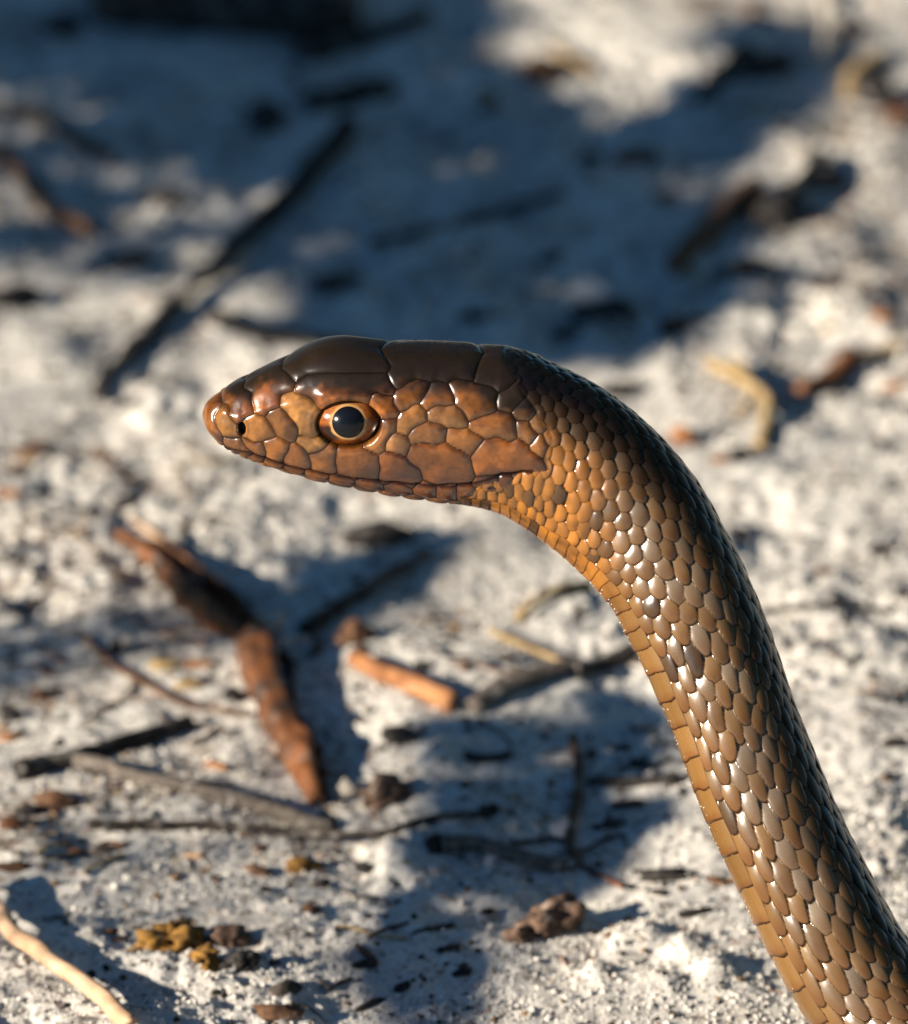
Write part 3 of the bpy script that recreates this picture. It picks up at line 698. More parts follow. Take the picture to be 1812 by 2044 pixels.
# sticks and twigs
stick('stick', [(695, 276), (640, 330), (540, 430), (420, 545), (350, 622)], 15, 'char', 'thin straight black stick with knobbed end lying in the blue shade', lift=1.2, taper=(1.7, .8))
stick('stick', [(345, 615), (300, 668), (250, 720), (192, 792)], 15, 'char', 'stick end past the thin straight one, thick and black with its shadow built in', taper=(1.5, .7), knots=.6)  # stick end built thick and black to stand in for its shadow
stick('stick', [(425, 640), (500, 672), (620, 690), (740, 706)], 13, 'dark_wood', 'dark twig passing behind the snake\'s snout and crown', taper=(1.5, .8))
stick('stick', [(383, 1437), (247, 1485), (132, 1529), (40, 1558)], 13, 'char', 'straight black stick resting across pale litter beside the rusty bark', lift=1.3, taper=(1, 1.5))
stick('stick', [(150, 1529), (264, 1562), (374, 1588), (484, 1606), (661, 1634)], 14, 'grey_wood', 'long grey-brown stick forking from the black one', taper=(.9, 1.2), lift=.7)
stick('twig', [(176, 1668), (352, 1654), (484, 1652), (793, 1657), (860, 1640), (972, 1637)], 8, 'dark_wood', 'long thin dark twig lying below the rusty bark', taper=(1.3, .9), lift=1.1)
lump('bark_chip', 976, 1622, 22, 16, 14, 'char', 'black chip at the end of the long thin twig', 'bark', 0.6)
stick('stick', [(880, 1704), (938, 1701), (1027, 1718), (1127, 1729)], 15, 'grey_wood', 'short stout grey stick with a dark cut end in the shaded sand', lift=.9, rough=.08)
lump('bark_chunk', 872, 1700, 30, 20, 26, 'char', 'black bark chunk against the short stout grey stick', 'bark', 0.9, rough=.45)
stick('twig', [(1143, 1478), (1155, 1547), (1147, 1622), (1139, 1675), (1146, 1702)], 9, 'brown', 'wavy brown twig standing between shade and the snake\'s body', lift=1.3)
stick('stick', [(-60, 1800), (0, 1873), (44, 1926), (110, 1976), (200, 2046), (260, 2100)], 18, 'peach', 'pale peach-coloured branch, sunlit, at the edge of bright sand', lift=2.2, rough=.08)
stick('twig', [(1515, 1212), (1608, 1226), (1690, 1222), (1775, 1221)], 6, 'char', 'thin dark twig stretched on open sand beside the snake\'s neck', lift=1)
stick('twig', [(166, 1270), (211, 1320), (282, 1366), (370, 1405), (504, 1420)], 6.5, 'brown', 'thin curved brown twig running up to the rusty bark', lift=1.6)
stick('stem_piece', [(1034, 1250), (1100, 1214), (1180, 1178)], 11, 'tan', 'straw-yellow stem stub pointing at the snake\'s throat', cat='stem', lift=1.1)
stick('stem_piece', [(975, 1286), (1036, 1302), (1140, 1328)], 6, 'tan', 'thin straw stem lying below the yellow stub', cat='stem', lift=1.6)
stick('bark_piece', [(706, 1345), (769, 1374), (842, 1408), (905, 1430)], 19, 'rust_pale', 'orange bark stub sunlit on the white sand', cat='bark', lift=.9, taper=(.9, 1.15), rough=.18)
stick('stick', [(860, 1106), (750, 1180), (690, 1222), (610, 1275)], 12, 'char', 'black stick slanting through the shade under the snake\'s jaw', lift=1.4, taper=(.7, 1.3))  # dark diagonal line built as a thin black tube
stick('wood_piece', [(945, 1430), (1060, 1372), (1150, 1345)], 19, 'grey_wood', 'split grey-brown wood splinter beside the orange bark stub', cat='wood', lift=.8, rough=.25, flat=.7)
stick('wood_piece', [(1140, 1352), (1200, 1322), (1262, 1302)], 20, 'char', 'black splinter half hidden behind the snake\'s body', cat='wood', lift=.8, rough=.25, flat=.8)
stick('bark_chip', [(925, 1520), (965, 1522), (1015, 1512)], 12, 'char', 'flat black strip lying in the blue shade above the wavy twig', cat='bark', flat=.6)
stick('bark_chip', [(1174, 1552), (1250, 1566), (1355, 1570)], 13, 'char', 'long black strip lying beside the wavy brown twig', cat='bark', flat=.6, rough=.3)
stick('stick', [(622, 218), (700, 196), (780, 172)], 24, 'char', 'stubby burnt stick above the thin straight one', cat='stick', rough=.2)
stick('stick', [(600, 118), (700, 92), (790, 66), (856, 40)], 22, 'char', 'long burnt stick lying next to the charred log', rough=.2, taper=(1.3, .8))
stick('log', [(170, 10), (420, 34), (690, 36)], 78, 'char', 'thick charred log on the far edge of the shade', cat='log', rough=.15)
stick('stick', [(-20, 300), (40, 342), (90, 392), (185, 445)], 15, 'brown', 'brown stick with a sunlit rim at the shade\'s edge', lift=1.2)
stick('stick', [(-20, 215), (80, 245), (150, 290), (215, 325)], 13, 'dark_wood', 'dim grey-brown stick parallel to the sunlit-rimmed one', lift=1.2)
stick('twig', [(1629, -20), (1651, 50), (1648, 90), (1640, 130)], 8, 'pale', 'pale grey bent stem standing over dark bark litter', lift=3)
stick('stick', [(1351, 560), (1410, 490), (1456, 436), (1516, 394)], 22, 'brown', 'brown stick leaning into the burnt stub cluster', lift=.9)
stick('stick', [(1540, 470), (1590, 400), (1640, 330)], 16, 'char', 'black stub crossing the burnt cluster', lift=1.2)
stick('stick', [(1500, 120), (1440, 165), (1385, 205)], 16, 'char', 'burnt twig tapering away from the dark bark slab', taper=(1.6, .6))
stick('stick', [(1130, 395), (1010, 430), (900, 470), (740, 505)], 9, 'dark_wood', 'faint dark twig crossing the broad blue shade', lift=.6)
stick('twig', [(1412, 730), (1479, 762), (1518, 789), (1534, 808), (1530, 845), (1518, 904)], 12, 'tan', 'forked straw-yellow twig lying on pale sand behind the neck', lift=1.4, cat='twig')
stick('twig', [(1468, 724), (1495, 765), (1500, 800), (1474, 830)], 8, 'tan', 'short side prong across the forked straw-yellow twig', lift=2.2, cat='twig')
stick('bark_piece', [(1600, 772), (1650, 740), (1708, 704)], 20, 'rust', 'rust-brown bark piece with black end lying on bright sand', cat='bark', rough=.25, taper=(.9, 1.15))
stick('twig', [(1706, 704), (1740, 690), (1800, 680)], 8, 'tan', 'tan twig tip sticking out of the rust-brown bark piece', lift=1.6)
stick('twig', [(1690, 185), (1710, 150), (1760, 120)], 14, 'tan', 'tan twig by the dark stone', lift=1.2)
# curled bark and leaves
curl('curled_leaf', [(232, 1094), (300, 1130), (380, 1190), (450, 1240), (520, 1290)], [9, 27, 46, 48, 30], 250, 15, 'rust', 'curled dead leaf, rust outside and black inside, pointed tip', 'leaf', heights=[34, 22, 8, 0, 0], thick=3)
curl('curled_leaf', [(262, 1062), (320, 1098), (375, 1138), (410, 1175)], [5, 15, 19, 12], 190, 20, 'peach', 'narrow pale curled leaf edge above the rusty one', 'leaf', lift=30, thick=3)
curl('bark_roll', [(508, 1300), (528, 1350), (552, 1425), (600, 1505), (634, 1588)], [38, 52, 40, 40, 20], 300, 60, 'rust', 'rolled rust-red bark strip, sunlit along one side', 'bark', thick=4)
lump('sand_clump', 540, 1288, 26, 20, 20, 'pale', 'pale sand-caked knob where leaf and bark roll meet', 'clod', 0, sink=-.9)
lump('earth_clod', 690, 1560, 30, 26, 22, 'pale', 'pale sand clump beside the tip of the bark roll', 'clod')
lump('earth_clod', 768, 1582, 46, 34, 34, 'clod', 'crumbly brown clod beside the tip of the bark roll', 'clod', .5, rough=.4)
lump('earth_clod', 1112, 1842, 64, 34, 40, 'clod', 'large brown crumbly clod casting a shadow on grainy sand', 'clod', .45, rough=.4, sink=.2)
lump('earth_clod', 1035, 1872, 30, 20, 18, 'clod', 'brown snout-like clod end joined to the large crumbly clod', 'clod', .4, rough=.3)
lump('pebble', 348, 1890, 50, 36, 38, 'mustard', 'mustard-yellow crumbly pebble on sunlit sand', 'pebble', .4, rough=.6, freq=2.3)
lump('pebble', 408, 1948, 34, 26, 24, 'mustard', 'mottled mustard and black pebble touching the yellow one', 'pebble', -.5, rough=.6, freq=2.3)
lump('pebble', 478, 1952, 34, 24, 22, 'char', 'black crusty pebble beside the mottled one', 'pebble', .3, rough=.45)
lump('pebble', 458, 1884, 40, 30, 26, 'clod', 'dull tan pebble behind the mottled one', 'pebble', .2, rough=.3)
lump('crumb', 598, 1716, 34, 20, 14, 'mustard', 'small yellow-brown crumb pile below the long thin twig', 'crumb', .1, rough=.55)
lump('pebble', 1366, 868, 26, 22, 24, 'rust_pale', 'rusty pink pebble peeping out behind the nape', 'pebble', .2)
lump('pebble', 1479, 1062, 19, 17, 20, 'char', 'round black pebble alone on sand beside the neck', 'pebble')
lump('pebble', 1476, 924, 20, 20, 17, 'char', 'black pebble below the forked yellow twig', 'pebble')
lump('bark_chip', 1442, 930, 20, 10, 8, 'rust_pale', 'orange chip beside the black pebble', 'bark', .2)
lump('pebble', 1643, 1136, 17, 11, 11, 'brown', 'small brown pebble alone on bright sand', 'pebble')
lump('pebble', 1745, 190, 38, 36, 34, 'char', 'dark stone among tan twigs far behind the snake', 'stone')
lump('curled_leaf', 1795, 240, 36, 30, 18, 'rust', 'rust-red leaf lump beside the dark stone', 'leaf')
lump('bark_slab', 1520, 140, 62, 34, 26, 'char', 'dark bark slab on the far lit sand', 'bark', .5, rough=.4)
lump('bark_chunk', 530, 230, 34, 60, 26, 'char', 'upright black bark chunk between the burnt sticks', 'bark', .2, rough=.4)
lump('bark_chunk', 335, 380, 44, 30, 22, 'dark_wood', 'dark wedge of bark beside pale shaded sand', 'bark', -.3, rough=.4)
lump('bark_chunk', 1545, 440, 50, 60, 34, 'char', 'black core of the burnt stub cluster', 'bark', .3, rough=.5)
lump('bark_chunk', 1640, 370, 46, 24, 24, 'dark_wood', 'greyish bark chunk of the burnt cluster', 'bark', .5, rough=.4)
lump('bark_chunk', 1205, 610, 56, 44, 22, 'dark_wood', 'flat olive-dark bark chunk in the shade above the nape', 'bark', .3, rough=.4)
lump('pebble', 1346, 648, 28, 26, 24, 'char', 'round black pebble in the shade above the nape', 'pebble')
lump('pebble', 1398, 636, 16, 16, 14, 'char', 'smaller black pebble next to the round one', 'pebble')
lump('bark_chunk', 1490, 560, 60, 18, 18, 'char', 'long black bark chunk at the shade\'s border', 'bark', .25, rough=.4)
lump('bark_chunk', 660, 575, 40, 30, 18, 'dark_wood', 'dark brown chunk in the shade above the crown', 'bark', .4, rough=.4)
lump('bark_chunk', 1270, 320, 42, 24, 18, 'dark_wood', 'dull dark chunk lying mid-way in the broad shade', 'bark', .0, rough=.4)
lump('bark_chunk', 1080, 130, 40, 40, 22, 'brown', 'brown chunk with a tan sliver at the far edge of shade', 'bark', .3, rough=.5)
stick('twig', [(1105, 108), (1150, 122), (1182, 138)], 8, 'tan', 'tan sliver beside the far brown chunk', lift=1.3)
lump('bark_chunk', 760, 1072, 64, 30, 26, 'char', 'big dark bark chunk shaded under the snake\'s chin', 'bark', .1, rough=.35)
lump('bark_chunk', 712, 1290, 36, 30, 28, 'brown', 'dark brown chunk between bark roll and orange stub', 'bark', .7, rough=.4)
lump('bark_chunk', 20, 590, 54, 30, 24, 'char', 'black chunk on sunlit sand at the stick\'s foot', 'bark', .3, rough=.4)
lump('bark_chunk', 130, 55, 36, 40, 24, 'char', 'black chunk standing before the charred log', 'bark', .2, rough=.4)
lump('bark_chunk', 250, 505, 44, 26, 20, 'dark_wood', 'dark crumbly chunk under the sunlit-rimmed stick', 'bark', .2, rough=.5)
# rusty and black bits left of the snake
bits = [(26, 1462, 34, 14, 10, 'rust_pale', .3), (436, 1529, 34, 11, 9, 'rust_pale', -.55), (60, 900, 38, 20, 14, 'rust', .2), (25, 1000, 30, 12, 10, 'rust_pale', .1), (95, 985, 26, 14, 12, 'char', 0),
        (35, 940, 30, 16, 12, 'brown', .4), (160, 1046, 34, 12, 10, 'dark_wood', -.1), (232, 1300, 14, 26, 16, 'char', .1), (330, 1335, 34, 12, 10, 'tan', .2), (380, 1370, 34, 10, 10, 'tan', .15),
        (395, 1330, 40, 12, 9, 'rust_pale', .1), (465, 1385, 20, 18, 14, 'char', 0), (80, 1375, 24, 16, 12, 'brown', .5), (20, 1420, 24, 18, 12, 'char', .2), (110, 1610, 40, 24, 22, 'brown', -.2),
        (55, 1635, 26, 18, 14, 'char', .3), (20, 1665, 24, 18, 14, 'rust', .1), (210, 1700, 30, 12, 10, 'dark_wood', 0), (150, 1715, 22, 14, 10, 'brown', .3), (390, 1704, 24, 8, 7, 'peach', 0),
        (520, 1680, 16, 10, 8, 'brown', 0), (215, 1870, 28, 6, 6, 'brown', .35), (235, 1885, 26, 7, 6, 'brown', .4), (260, 1915, 26, 6, 6, 'tan', .4), (620, 1820, 17, 20, 10, 'brown', .3),
        (572, 1985, 30, 18, 14, 'dark_wood', .5), (560, 2035, 50, 22, 16, 'brown', .1), (731, 1723, 22, 14, 10, 'char', .2), (640, 1748, 24, 16, 10, 'dark_wood', .4), (925, 1930, 22, 14, 10, 'char', .1),
        (802, 1961, 18, 12, 9, 'char', .5), (742, 1985, 40, 9, 8, 'char', .6), (725, 1925, 26, 14, 10, 'char', .3), (970, 1820, 16, 10, 8, 'char', .3), (868, 1858, 44, 10, 8, 'dark_wood', .35),
        (900, 1895, 18, 9, 8, 'dark_wood', .3), (1260, 1600, 46, 10, 8, 'char', .05), (1215, 1640, 44, 8, 7, 'dark_wood', .2), (1240, 1490, 18, 12, 9, 'char', .2), (1430, 1765, 26, 12, 9, 'brown', -.3),
        (1330, 1750, 60, 20, 12, 'char', -.1), (1390, 1820, 40, 10, 9, 'char', .2), (910, 1260, 11, 11, 10, 'mustard', 0), (885, 1275, 16, 8, 7, 'char', .2), (860, 1235, 7, 16, 6, 'dark_wood', 0),
        (1155, 1248, 18, 16, 10, 'dark_wood', .2), (1010, 1330, 16, 20, 10, 'dark_wood', .1), (925, 1360, 10, 16, 10, 'rust', .2), (845, 1355, 18, 16, 9, 'char', .4), (800, 1480, 40, 28, 14, 'char', .2),
        (1770, 1088, 24, 9, 8, 'brown', .0), (1748, 1095, 14, 12, 10, 'char', 0), (1800, 1196, 14, 22, 10, 'char', .3), (1790, 760, 30, 14, 12, 'rust_pale', 0), (1745, 790, 20, 9, 8, 'char', .2),
        (1660, 650, 16, 12, 10, 'tan', .5), (1760, 640, 26, 14, 12, 'rust_pale', .2), (1720, 530, 16, 24, 12, 'char', .3), (1650, 560, 36, 20, 12, 'dark_wood', .1), (1240, 770, 44, 24, 16, 'char', .3),
        (1130, 655, 34, 20, 12, 'dark_wood', .2), (950, 640, 40, 14, 10, 'dark_wood', 0), (970, 220, 26, 18, 12, 'dark_wood', .4), (1330, 400, 26, 18, 12, 'dark_wood', 0), (1180, 320, 26, 18, 12, 'char', 0),
        (1100, 510, 36, 16, 10, 'dark_wood', .5), (860, 470, 40, 14, 9, 'brown', .3), (1510, 40, 20, 18, 12, 'dark_wood', .2), (1700, 60, 30, 34, 16, 'brown', .2), (1750, 880, 12, 9, 7, 'brown', 0),
        (1780, 1500, 24, 14, 10, 'dark_wood', .2), (1770, 1560, 18, 10, 8, 'brown', .3), (1700, 1330, 16, 8, 7, 'dark_wood', .2), (1745, 1440, 26, 9, 7, 'dark_wood', .1), (1640, 1130, 8, 7, 6, 'char', 0)]
desc = {'char': 'black charred chip', 'dark_wood': 'dark wood crumb', 'brown': 'brown bark chip', 'rust': 'rust-red bark flake', 'rust_pale': 'orange bark flake', 'tan': 'straw-coloured stem bit',
        'mustard': 'mustard-yellow seed', 'peach': 'pale peach-coloured sliver'}
kindn = {'char': ('charred_chip', 'chip'), 'dark_wood': ('wood_crumb', 'wood'), 'brown': ('bark_chip', 'bark'), 'rust': ('bark_flake', 'bark'), 'rust_pale': ('bark_flake', 'bark'),
         'tan': ('stem_piece', 'stem'), 'mustard': ('seed', 'seed'), 'peach': ('sliver', 'wood')}
MARKS = [(520, 430, 'the thin straight black stick'), (250, 720, 'the shadow-thickened stick end'), (590, 640, 'the snake\'s brow'), (220, 1495, 'the straight black stick on pale litter'),
         (400, 1600, 'the long grey-brown stick'), (700, 1655, 'the long thin twig'), (1010, 1712, 'the short stout grey stick'), (1150, 1590, 'the wavy brown twig'), (60, 1950, 'the pale peach branch'),
         (1650, 1224, 'the thin twig on open sand'), (260, 1350, 'the thin curved brown twig'), (1100, 1215, 'the straw-yellow stub'), (1050, 1305, 'the thin straw stem'), (800, 1390, 'the orange bark stub'),
         (740, 1190, 'the black strip under the jaw'), (1050, 1380, 'the split wood splinter'), (700, 196, 'the stubby burnt stick'), (730, 85, 'the long burnt stick'), (430, 20, 'the charred log'),
         (80, 380, 'the sunlit-rimmed stick'), (1648, 60, 'the pale bent stem'), (1440, 470, 'the brown leaning stick'), (1570, 420, 'the burnt stub cluster'), (1500, 140, 'the dark bark slab'),
         (940, 455, 'the faint twig in the broad shade'), (1510, 800, 'the forked yellow twig'), (1660, 735, 'the rust-brown bark piece'), (1740, 180, 'the dark stone'), (370, 1180, 'the rusty curled leaf'),
         (570, 1440, 'the bark roll'), (768, 1582, 'the crumbly brown clod'), (1110, 1842, 'the large crumbly clod'), (360, 1900, 'the mustard pebbles'), (480, 1930, 'the black crusty pebble'),
         (598, 1716, 'the yellow-brown crumb pile'), (1479, 1062, 'the lone round black pebble'), (1476, 924, 'the black pebble behind the neck'), (1643, 1136, 'the lone brown pebble'), (1205, 610, 'the flat olive-dark chunk'),
         (1346, 648, 'the shaded black pebbles'), (660, 575, 'the chunk above the crown'), (1270, 320, 'the dull chunk in the broad shade'), (1080, 130, 'the far brown chunk'), (760, 1072, 'the big chunk under the chin'),
         (712, 1290, 'the chunk between roll and stub'), (20, 590, 'the black chunk on sunlit sand'), (130, 55, 'the chunk before the log'), (250, 505, 'the dark crumbly chunk'), (1560, 1950, 'the snake\'s lower body'),
         (1720, 1450, 'the bare sand behind the snake\'s body'), (300, 950, 'the open sand before the snout'), (100, 1680, 'the twig\'s broken end'), (850, 1900, 'the shaded sand patch'), (1300, 1760, 'the snake\'s belly')]
def chip(fx, fy, rx, ry, rz, mt, ro):
    nm, ct_ = kindn[mt]; dist = [math.hypot(fx - a, (fy - b) * 1.3) for a, b, _ in MARKS]; mk = MARKS[int(np.argmin(dist))][2]
    asp = rx / ry; big = max(rx, ry)
    adj = 'long narrow' if asp > 2.6 else ('small flat' if big > 28 else ('tiny' if big < 13 else 'small'))
    lump(nm, fx, fy, rx, ry, rz, mt, '%s %s lying by %s' % (adj, desc[mt], mk), ct_, ro, rough=.45, sink=.3, group=mt.replace('_', ' ') + ' bits strewn on the sand', hi=False)
for bt in bits: chip(*bt)
# further chips between them
for _ in range(120):
    fx, fy = rng.uniform(-40, 1850), rng.uniform(20, 2060)
    mt = ['char', 'dark_wood', 'brown', 'rust', 'tan', 'char', 'dark_wood'][rng.integers(7)]; s_ = min(rng.lognormal(2.1, .45), 22)
    chip(fx, fy, s_ * rng.uniform(1, 2.2), s_ * rng.uniform(.5, .9), s_ * rng.uniform(.35, .6), mt, rng.uniform(-1.5, 1.5))

# thin twiglets
for _ in range(46):
    zx = [(-20, 480, 860, 1760), (1300, 1830, 20, 820), (850, 1330, 1200, 1720), (560, 1250, 1680, 2040)][rng.choice(4, p=[.42, .26, .2, .12])]
    fx, fy = rng.uniform(zx[0], zx[1]), rng.uniform(zx[2], zx[3]); a = rng.uniform(-.9, .9) + (math.pi if rng.random() < .5 else 0); L_ = rng.uniform(50, 150)
    pth = [(fx + L_ * k_ * math.cos(a), fy + L_ * k_ * math.sin(a) * .6 + rng.normal(0, 5)) for k_ in (-.5, -.15, .2, .5)]
    dist = [math.hypot(fx - a_, (fy - b_) * 1.3) for a_, b_, _ in MARKS]; mk = MARKS[int(np.argmin(dist))][2]; mt = ['dark_wood', 'brown', 'tan', 'char', 'grey_wood', 'rust'][rng.integers(6)]
    stick('twig', pth, rng.uniform(2.2, 4.5), mt, 'thin %s twiglet lying by %s' % ({'dark_wood': 'dark', 'brown': 'brown', 'tan': 'straw-yellow', 'char': 'black', 'grey_wood': 'grey', 'rust': 'rust-red'}[mt], mk),
          group='thin twiglets strewn on the sand', cat='twig', lift=1.2)

# loose grains and crumbs of sand, ash dust
n = 70000
px = rng.uniform(-.072, .085, n); py = -0.03 + 0.22 * rng.random(n) ** 1.5
keep = noise(px * 60, py * 60, seed=14) + rng.normal(0, .5, n) > -0.1
px, py = px[keep], py[keep]; r = np.clip(rng.lognormal(-8.6, .45, len(px)), .06e-3, .55e-3)
V, F = grains(np.stack([px, py, zground(px, py) + r * .3], 1), r)
m, t, p = base_mat('sand_grain', 0.7, 0.4); gi = t.nodes.new('ShaderNodeNewGeometry'); cr = t.nodes.new('ShaderNodeValToRGB')
cr.color_ramp.elements[0].color = (0.25, 0.24, 0.22, 1); cr.color_ramp.elements[1].color = (0.66, 0.63, 0.57, 1)
el = cr.color_ramp.elements.new(0.35); el.color = (0.48, 0.46, 0.43, 1)
t.links.new(gi.outputs['Random Per Island'], cr.inputs[0]); t.links.new(cr.outputs[0], p.inputs['Base Color']); M['grain'] = m
obj('sand_grains', mesh_from('sand_grains', V, F, smooth=False), M['grain'], label='loose pale grains and crumbs of sand on the ground', cat='sand', kind='stuff')
n = 5200
px = rng.uniform(-.075, .09, n); py = rng.uniform(-.03, .33, n); r = np.clip(rng.lognormal(-7.9, .4, n), .15e-3, .9e-3)
V, F = grains(np.stack([px, py, zground(px, py) + r * .2], 1), r); 
m, t, p = base_mat('ash_fleck', 0.85, 0.2); gi = t.nodes.new('ShaderNodeNewGeometry'); cr = t.nodes.new('ShaderNodeValToRGB')
cr.color_ramp.elements[0].color = (0.015, 0.013, 0.012, 1); cr.color_ramp.elements[1].color = (0.2, 0.12, 0.06, 1); cr.color_ramp.elements[0].position = 0.6
t.links.new(gi.outputs['Random Per Island'], cr.inputs[0]); t.links.new(cr.outputs[0], p.inputs['Base Color'])
obj('ash_flecks', mesh_from('ash_flecks', V, F, smooth=False), m, label='tiny black and brown ash flecks sprinkled over the sand', cat='ash', kind='stuff')

# fine splintered litter: needle bits, bark fibres and leaf scraps, thick at the left and behind the neck
n = 9000; V, F = [], []
while len(V) < n * 8:
    fx, fy = rng.uniform(-60, 1870), rng.uniform(-20, 2070)
    dens = 0.18 + 0.8 * (fx < 420) * (880 < fy < 1750) + 0.6 * (fx > 1350) * (fy < 800) + 0.35 * (480 < fx < 1250) * (1200 < fy < 1700)
    g = ground_xy(fx, fy)
    if rng.random() > dens * (0.5 + 0.9 * float(noise(g[0] * 70, g[1] * 70, seed=15))): continue
    u = unit_at(fx, fy); L_ = rng.lognormal(2.55, .6) * u; w_ = rng.uniform(1.2, 3.8) * u; h_ = w_ * rng.uniform(.3, .8); a = rng.uniform(0, 6.28); tilt = rng.normal(0, .2); bend = rng.normal(0, .2) * L_
    d = np.array([math.cos(a), math.sin(a), tilt]); e = np.array([-math.sin(a), math.cos(a), 0]); c0 = np.array([g[0], g[1], float(zground(*g)) + h_ * .7 + abs(tilt) * L_ * .3])
    for q in (-1, 1):
        ww = w_ * rng.uniform(.3, 1)
        for y_, z_ in ((-1, -1), (1, -1), (1, 1), (-1, 1)): V.append(c0 + d * q * L_ * .5 + e * (y_ * ww * .5 + bend * q) + np.array([0, 0, z_ * h_ * .5]))
    k0 = len(V) - 8
    F += [(k0, k0 + 1, k0 + 5, k0 + 4), (k0 + 1, k0 + 2, k0 + 6, k0 + 5), (k0 + 2, k0 + 3, k0 + 7, k0 + 6), (k0 + 3, k0, k0 + 4, k0 + 7), (k0 + 3, k0 + 2, k0 + 1, k0), (k0 + 4, k0 + 5, k0 + 6, k0 + 7)]
m, t, p = base_mat('litter_scrap', 0.8, 0.25); gi = t.nodes.new('ShaderNodeNewGeometry'); cr = t.nodes.new('ShaderNodeValToRGB'); cr.color_ramp.interpolation = 'CONSTANT'
for i_, (ps, cl) in enumerate([(0, (.02, .017, .015)), (.3, (.06, .045, .035)), (.5, (.14, .075, .035)), (.68, (.25, .1, .035)), (.8, (.34, .24, .12)), (.92, (.4, .37, .32))]):
    e_ = cr.color_ramp.elements[i_] if i_ < 2 else cr.color_ramp.elements.new(ps)
    e_.position = ps; e_.color = (*cl, 1)
t.links.new(gi.outputs['Random Per Island'], cr.inputs[0]); t.links.new(cr.outputs[0], p.inputs['Base Color'])
obj('litter_scraps', mesh_from('litter_scraps', V, np.array(F), smooth=False), m, label='fine brown and black scraps of bark and needle on the sand', cat='litter', kind='stuff')

# ------------------------------------------------------------------ unseen leafy casters added at left, shaped to throw set shade on the sand
SH1 = [(-60, -40), (1000, -60), (1010, 60), (1040, 170), (1180, 250), (1330, 180), (1480, 90), (1640, 20), (1640, 150), (1500, 300), (1400, 380), (1560, 470), (1500, 600), (1330, 690), (1150, 720), (700, 710),
       (560, 640), (660, 480), (560, 330), (330, 330), (230, 190), (-60, 150)]
SH2 = [(800, 1740), (830, 1620), (870, 1540), (880, 1470), (960, 1440), (1240, 1390), (1330, 1480), (1400, 1620), (1230, 1690), (1150, 1760), (1010, 1830), (960, 1930), (900, 2080), (700, 2080), (690, 1930)]
SH3 = [(560, 1100), (640, 1130), (700, 1110), (920, 1060), (800, 1180), (720, 1280), (640, 1270), (560, 1200)]
def shade_caster(label, polys, n, tlo, thi, root, size=1.0):
    pts = []
    for poly in polys:
        pa = np.array(poly, float); lo, hi = pa.min(0), pa.max(0); cnt = 0
        while cnt < n:
            f = rng.uniform(lo, hi)
            if in_poly(np.array([f[0]]), np.array([f[1]]), poly)[0]:
                g = ground_xy(*f); tq = rng.uniform(tlo, thi); pts.append(np.array([g[0], g[1], 0.0]) + SUNV * tq); cnt += 1
    pts = np.array(pts); V, F = [], []
    for p_ in pts:                                           # small oval leaves with a folded midrib
        nrm = SUNV + rng.normal(0, .45, 3); nrm /= np.linalg.norm(nrm)
        a = np.cross(nrm, [0, 0, 1.0]); a /= np.linalg.norm(a); b_ = np.cross(nrm, a)
        an = rng.normal(0, .35 if size == 1 else .15); a, b_ = a * math.cos(an) + b_ * math.sin(an), b_ * math.cos(an) - a * math.sin(an)
        l, w_ = rng.uniform(.005, .008) * size, rng.uniform(.0018, .0026) * size; k0 = len(V)
        for u_, v_ in [(-1, 0), (-.45, .8), (.2, 1), (.75, .6), (1, 0), (.75, -.6), (.2, -1), (-.45, -.8), (-.3, 0), (.4, 0)]:
            V.append(p_ + a * u_ * l + b_ * v_ * w_ + nrm * (-.0008 if v_ == 0 else .0))
        F += [tuple(k0 + i for i in f) for f in [(0, 8, 1), (1, 8, 9, 2), (2, 9, 3), (3, 9, 4), (0, 7, 8), (8, 7, 6, 9), (9, 6, 5), (9, 5, 4)]]
    c = pts.mean(0); base = np.array([root[0] if root else c[0] - .05, root[1] if root else c[1], 0.0]); base[2] = float(zground(base[0], base[1]))
    e_ = obj('shade_caster', None, None, label=label, cat='shade_caster', group=None); e_.location = base
    obj('foliage', mesh_from('foliage', np.array(V) - base, F, smooth=False), M['leaf'], e_, kind='stuff')
    # branching stems reaching the leaf masses
    SV, SF = [], []
    def tube(a, b, r0, r1):
        d = b - a; L_ = np.linalg.norm(d); d = d / L_; s1 = np.cross(d, [.3, .7, .64]); s1 /= np.linalg.norm(s1); s2 = np.cross(d, s1); k0 = len(SV)
        for q_, r_ in ((a, r0), (b, r1)):
            for j in range(6): SV.append(q_ + (s1 * math.cos(j * 1.047) + s2 * math.sin(j * 1.047)) * r_)
        for j in range(6): SF.append((k0 + j, k0 + (j + 1) % 6, k0 + 6 + (j + 1) % 6, k0 + 6 + j))
    for _ in range(9):
        t0 = pts[rng.integers(len(pts))]; m_ = base * .45 + t0 * .55 - np.array([0, 0, .02]); tube(base - [0, 0, .01], m_, .0006, .0004); 
        for _ in range(5):
            dd = np.linalg.norm(pts - t0, axis=1); cand = pts[np.argsort(dd)[:max(20, len(pts) // 6)]]; tube(m_, cand[rng.integers(len(cand))], .0003, .00015)
    obj('stem', mesh_from('stem', np.array(SV) - base, SF), M['brown'], e_)
shade_caster('unseen leafy caster added to shade the far sand', [SH1], 600, .34, .52, None)
shade_caster('unseen sparse leafy caster added to dapple the far sand', [[(-80, 140), (640, 150), (680, 470), (560, 560), (380, 520), (200, 560), (-80, 520)]], 110, .34, .5, None, .8)
shade_caster('unseen leafy caster added to shade the near sand', [SH2], 170, .30, .42, None, .7)
shade_caster('unseen leafy caster added to shade the charred log', [[(-80, -60), (1000, -60), (980, 60), (700, 120), (300, 150), (-80, 130)]], 130, .34, .5, None, .8)
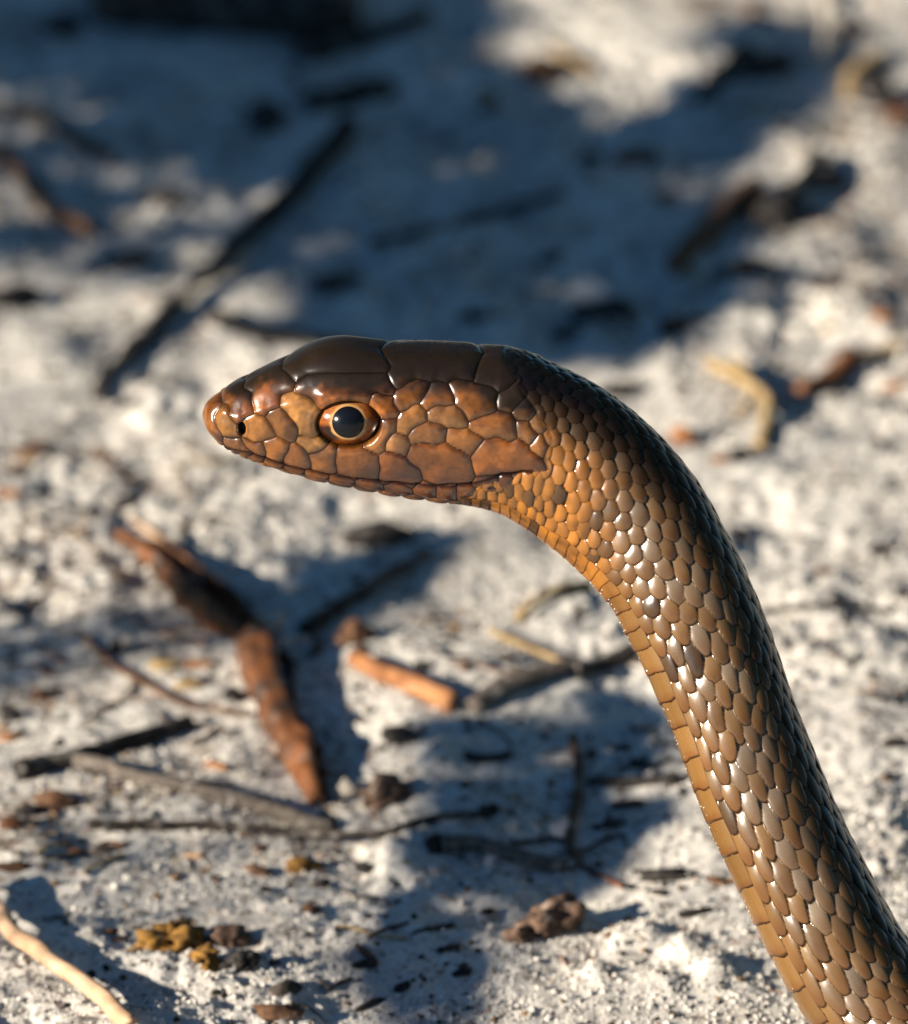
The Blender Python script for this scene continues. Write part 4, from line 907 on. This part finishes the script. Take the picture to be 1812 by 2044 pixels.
shade_caster('small unseen caster added to shade the leaf and bark joint', [[(440, 1170), (530, 1190), (580, 1290), (480, 1290)]], 60, .25, .32, None, .4)
shade_caster('small unseen leafy caster added to shade the curled leaf', [SH3], 330, .25, .34, None, .45)

# unseen scrub added round the frame to block sky light, open towards the sun
def sky_blocker(x, y, rx, h, n, label):
    base = np.array([x, y, float(zground(x, y))])
    u_ = rng.normal(0, 1, (n, 3)); u_ /= np.linalg.norm(u_, axis=1, keepdims=True); u_ *= rng.uniform(.35, 1, (n, 1)) ** .5
    lob = 1 + .25 * noise(u_[:, 0] * 3, u_[:, 1] * 3, u_[:, 2] * 3, seed=int(x * 100 + 900))
    P = u_ * lob[:, None] * np.array([rx, rx, h * .5]) + np.array([0, 0, h * .52])
    nr = rng.normal(0, 1, (n, 3)); nr /= np.linalg.norm(nr, axis=1, keepdims=True)
    a = np.cross(nr, rng.normal(0, 1, (n, 3))); a /= np.linalg.norm(a, axis=1, keepdims=True); b_ = np.cross(nr, a)
    l = rng.uniform(.025, .045, (n, 1)); w_ = l * rng.uniform(.35, .5, (n, 1))
    T_ = [(-1, 0, 0), (-.4, .9, .15), (.4, .8, .15), (1, 0, 0), (.4, -.8, .15), (-.4, -.9, .15)]
    V = np.stack([P + a * l * q[0] + b_ * w_ * q[1] + nr * w_ * q[2] for q in T_], 1).reshape(-1, 3)
    F = (np.array([(0, 1, 2, 3), (0, 3, 4, 5)])[None] + (np.arange(n) * 6)[:, None, None]).reshape(-1, 4)
    e_ = obj('blocker_bush', None, None, label=label, cat='bush', group='unseen bushes added to block sky light'); e_.location = base
    obj('foliage', mesh_from('foliage', V, F, smooth=False), M['leaf'], e_, kind='stuff')
    SV, SF = [], []
    for _ in range(14):
        tgt = P[rng.integers(n)] * .8; k0 = len(SV); d = tgt / np.linalg.norm(tgt); s1 = np.cross(d, [.3, .7, .64]); s1 /= np.linalg.norm(s1); s2 = np.cross(d, s1)
        for f_, r_ in ((0, .012), (.5, .007), (1, .002)):
            q_ = tgt * f_ + np.array([rng.normal(0, .03), rng.normal(0, .03), 0]) * (f_ == .5) - np.array([0, 0, .03]) * (f_ == 0)
            for j in range(6): SV.append(q_ + (s1 * math.cos(j * 1.047) + s2 * math.sin(j * 1.047)) * r_)
        for r0 in (0, 6):
            for j in range(6): SF.append((k0 + r0 + j, k0 + r0 + (j + 1) % 6, k0 + r0 + 6 + (j + 1) % 6, k0 + r0 + 6 + j))
    obj('stem', mesh_from('stem', SV, SF), M['brown'], e_)
LB = 'unseen tall leafy bush added to block sky light'
for x, y, rx, h in [(-.75, 1.15, .55, 1.9), (.05, 1.35, .6, 2.3), (.85, 1.15, .55, 2.0), (1.25, .35, .55, 1.9), (1.3, -.5, .5, 1.7), (-1.35, .75, .5, 1.7), (.95, -1.6, .55, 1.8), (-1.9, .25, .45, .95),
                    (-1.0, -2.2, .6, 2.3), (.1, -2.4, .6, 2.2)]:
    sky_blocker(x, y, rx, h, 2900, LB)
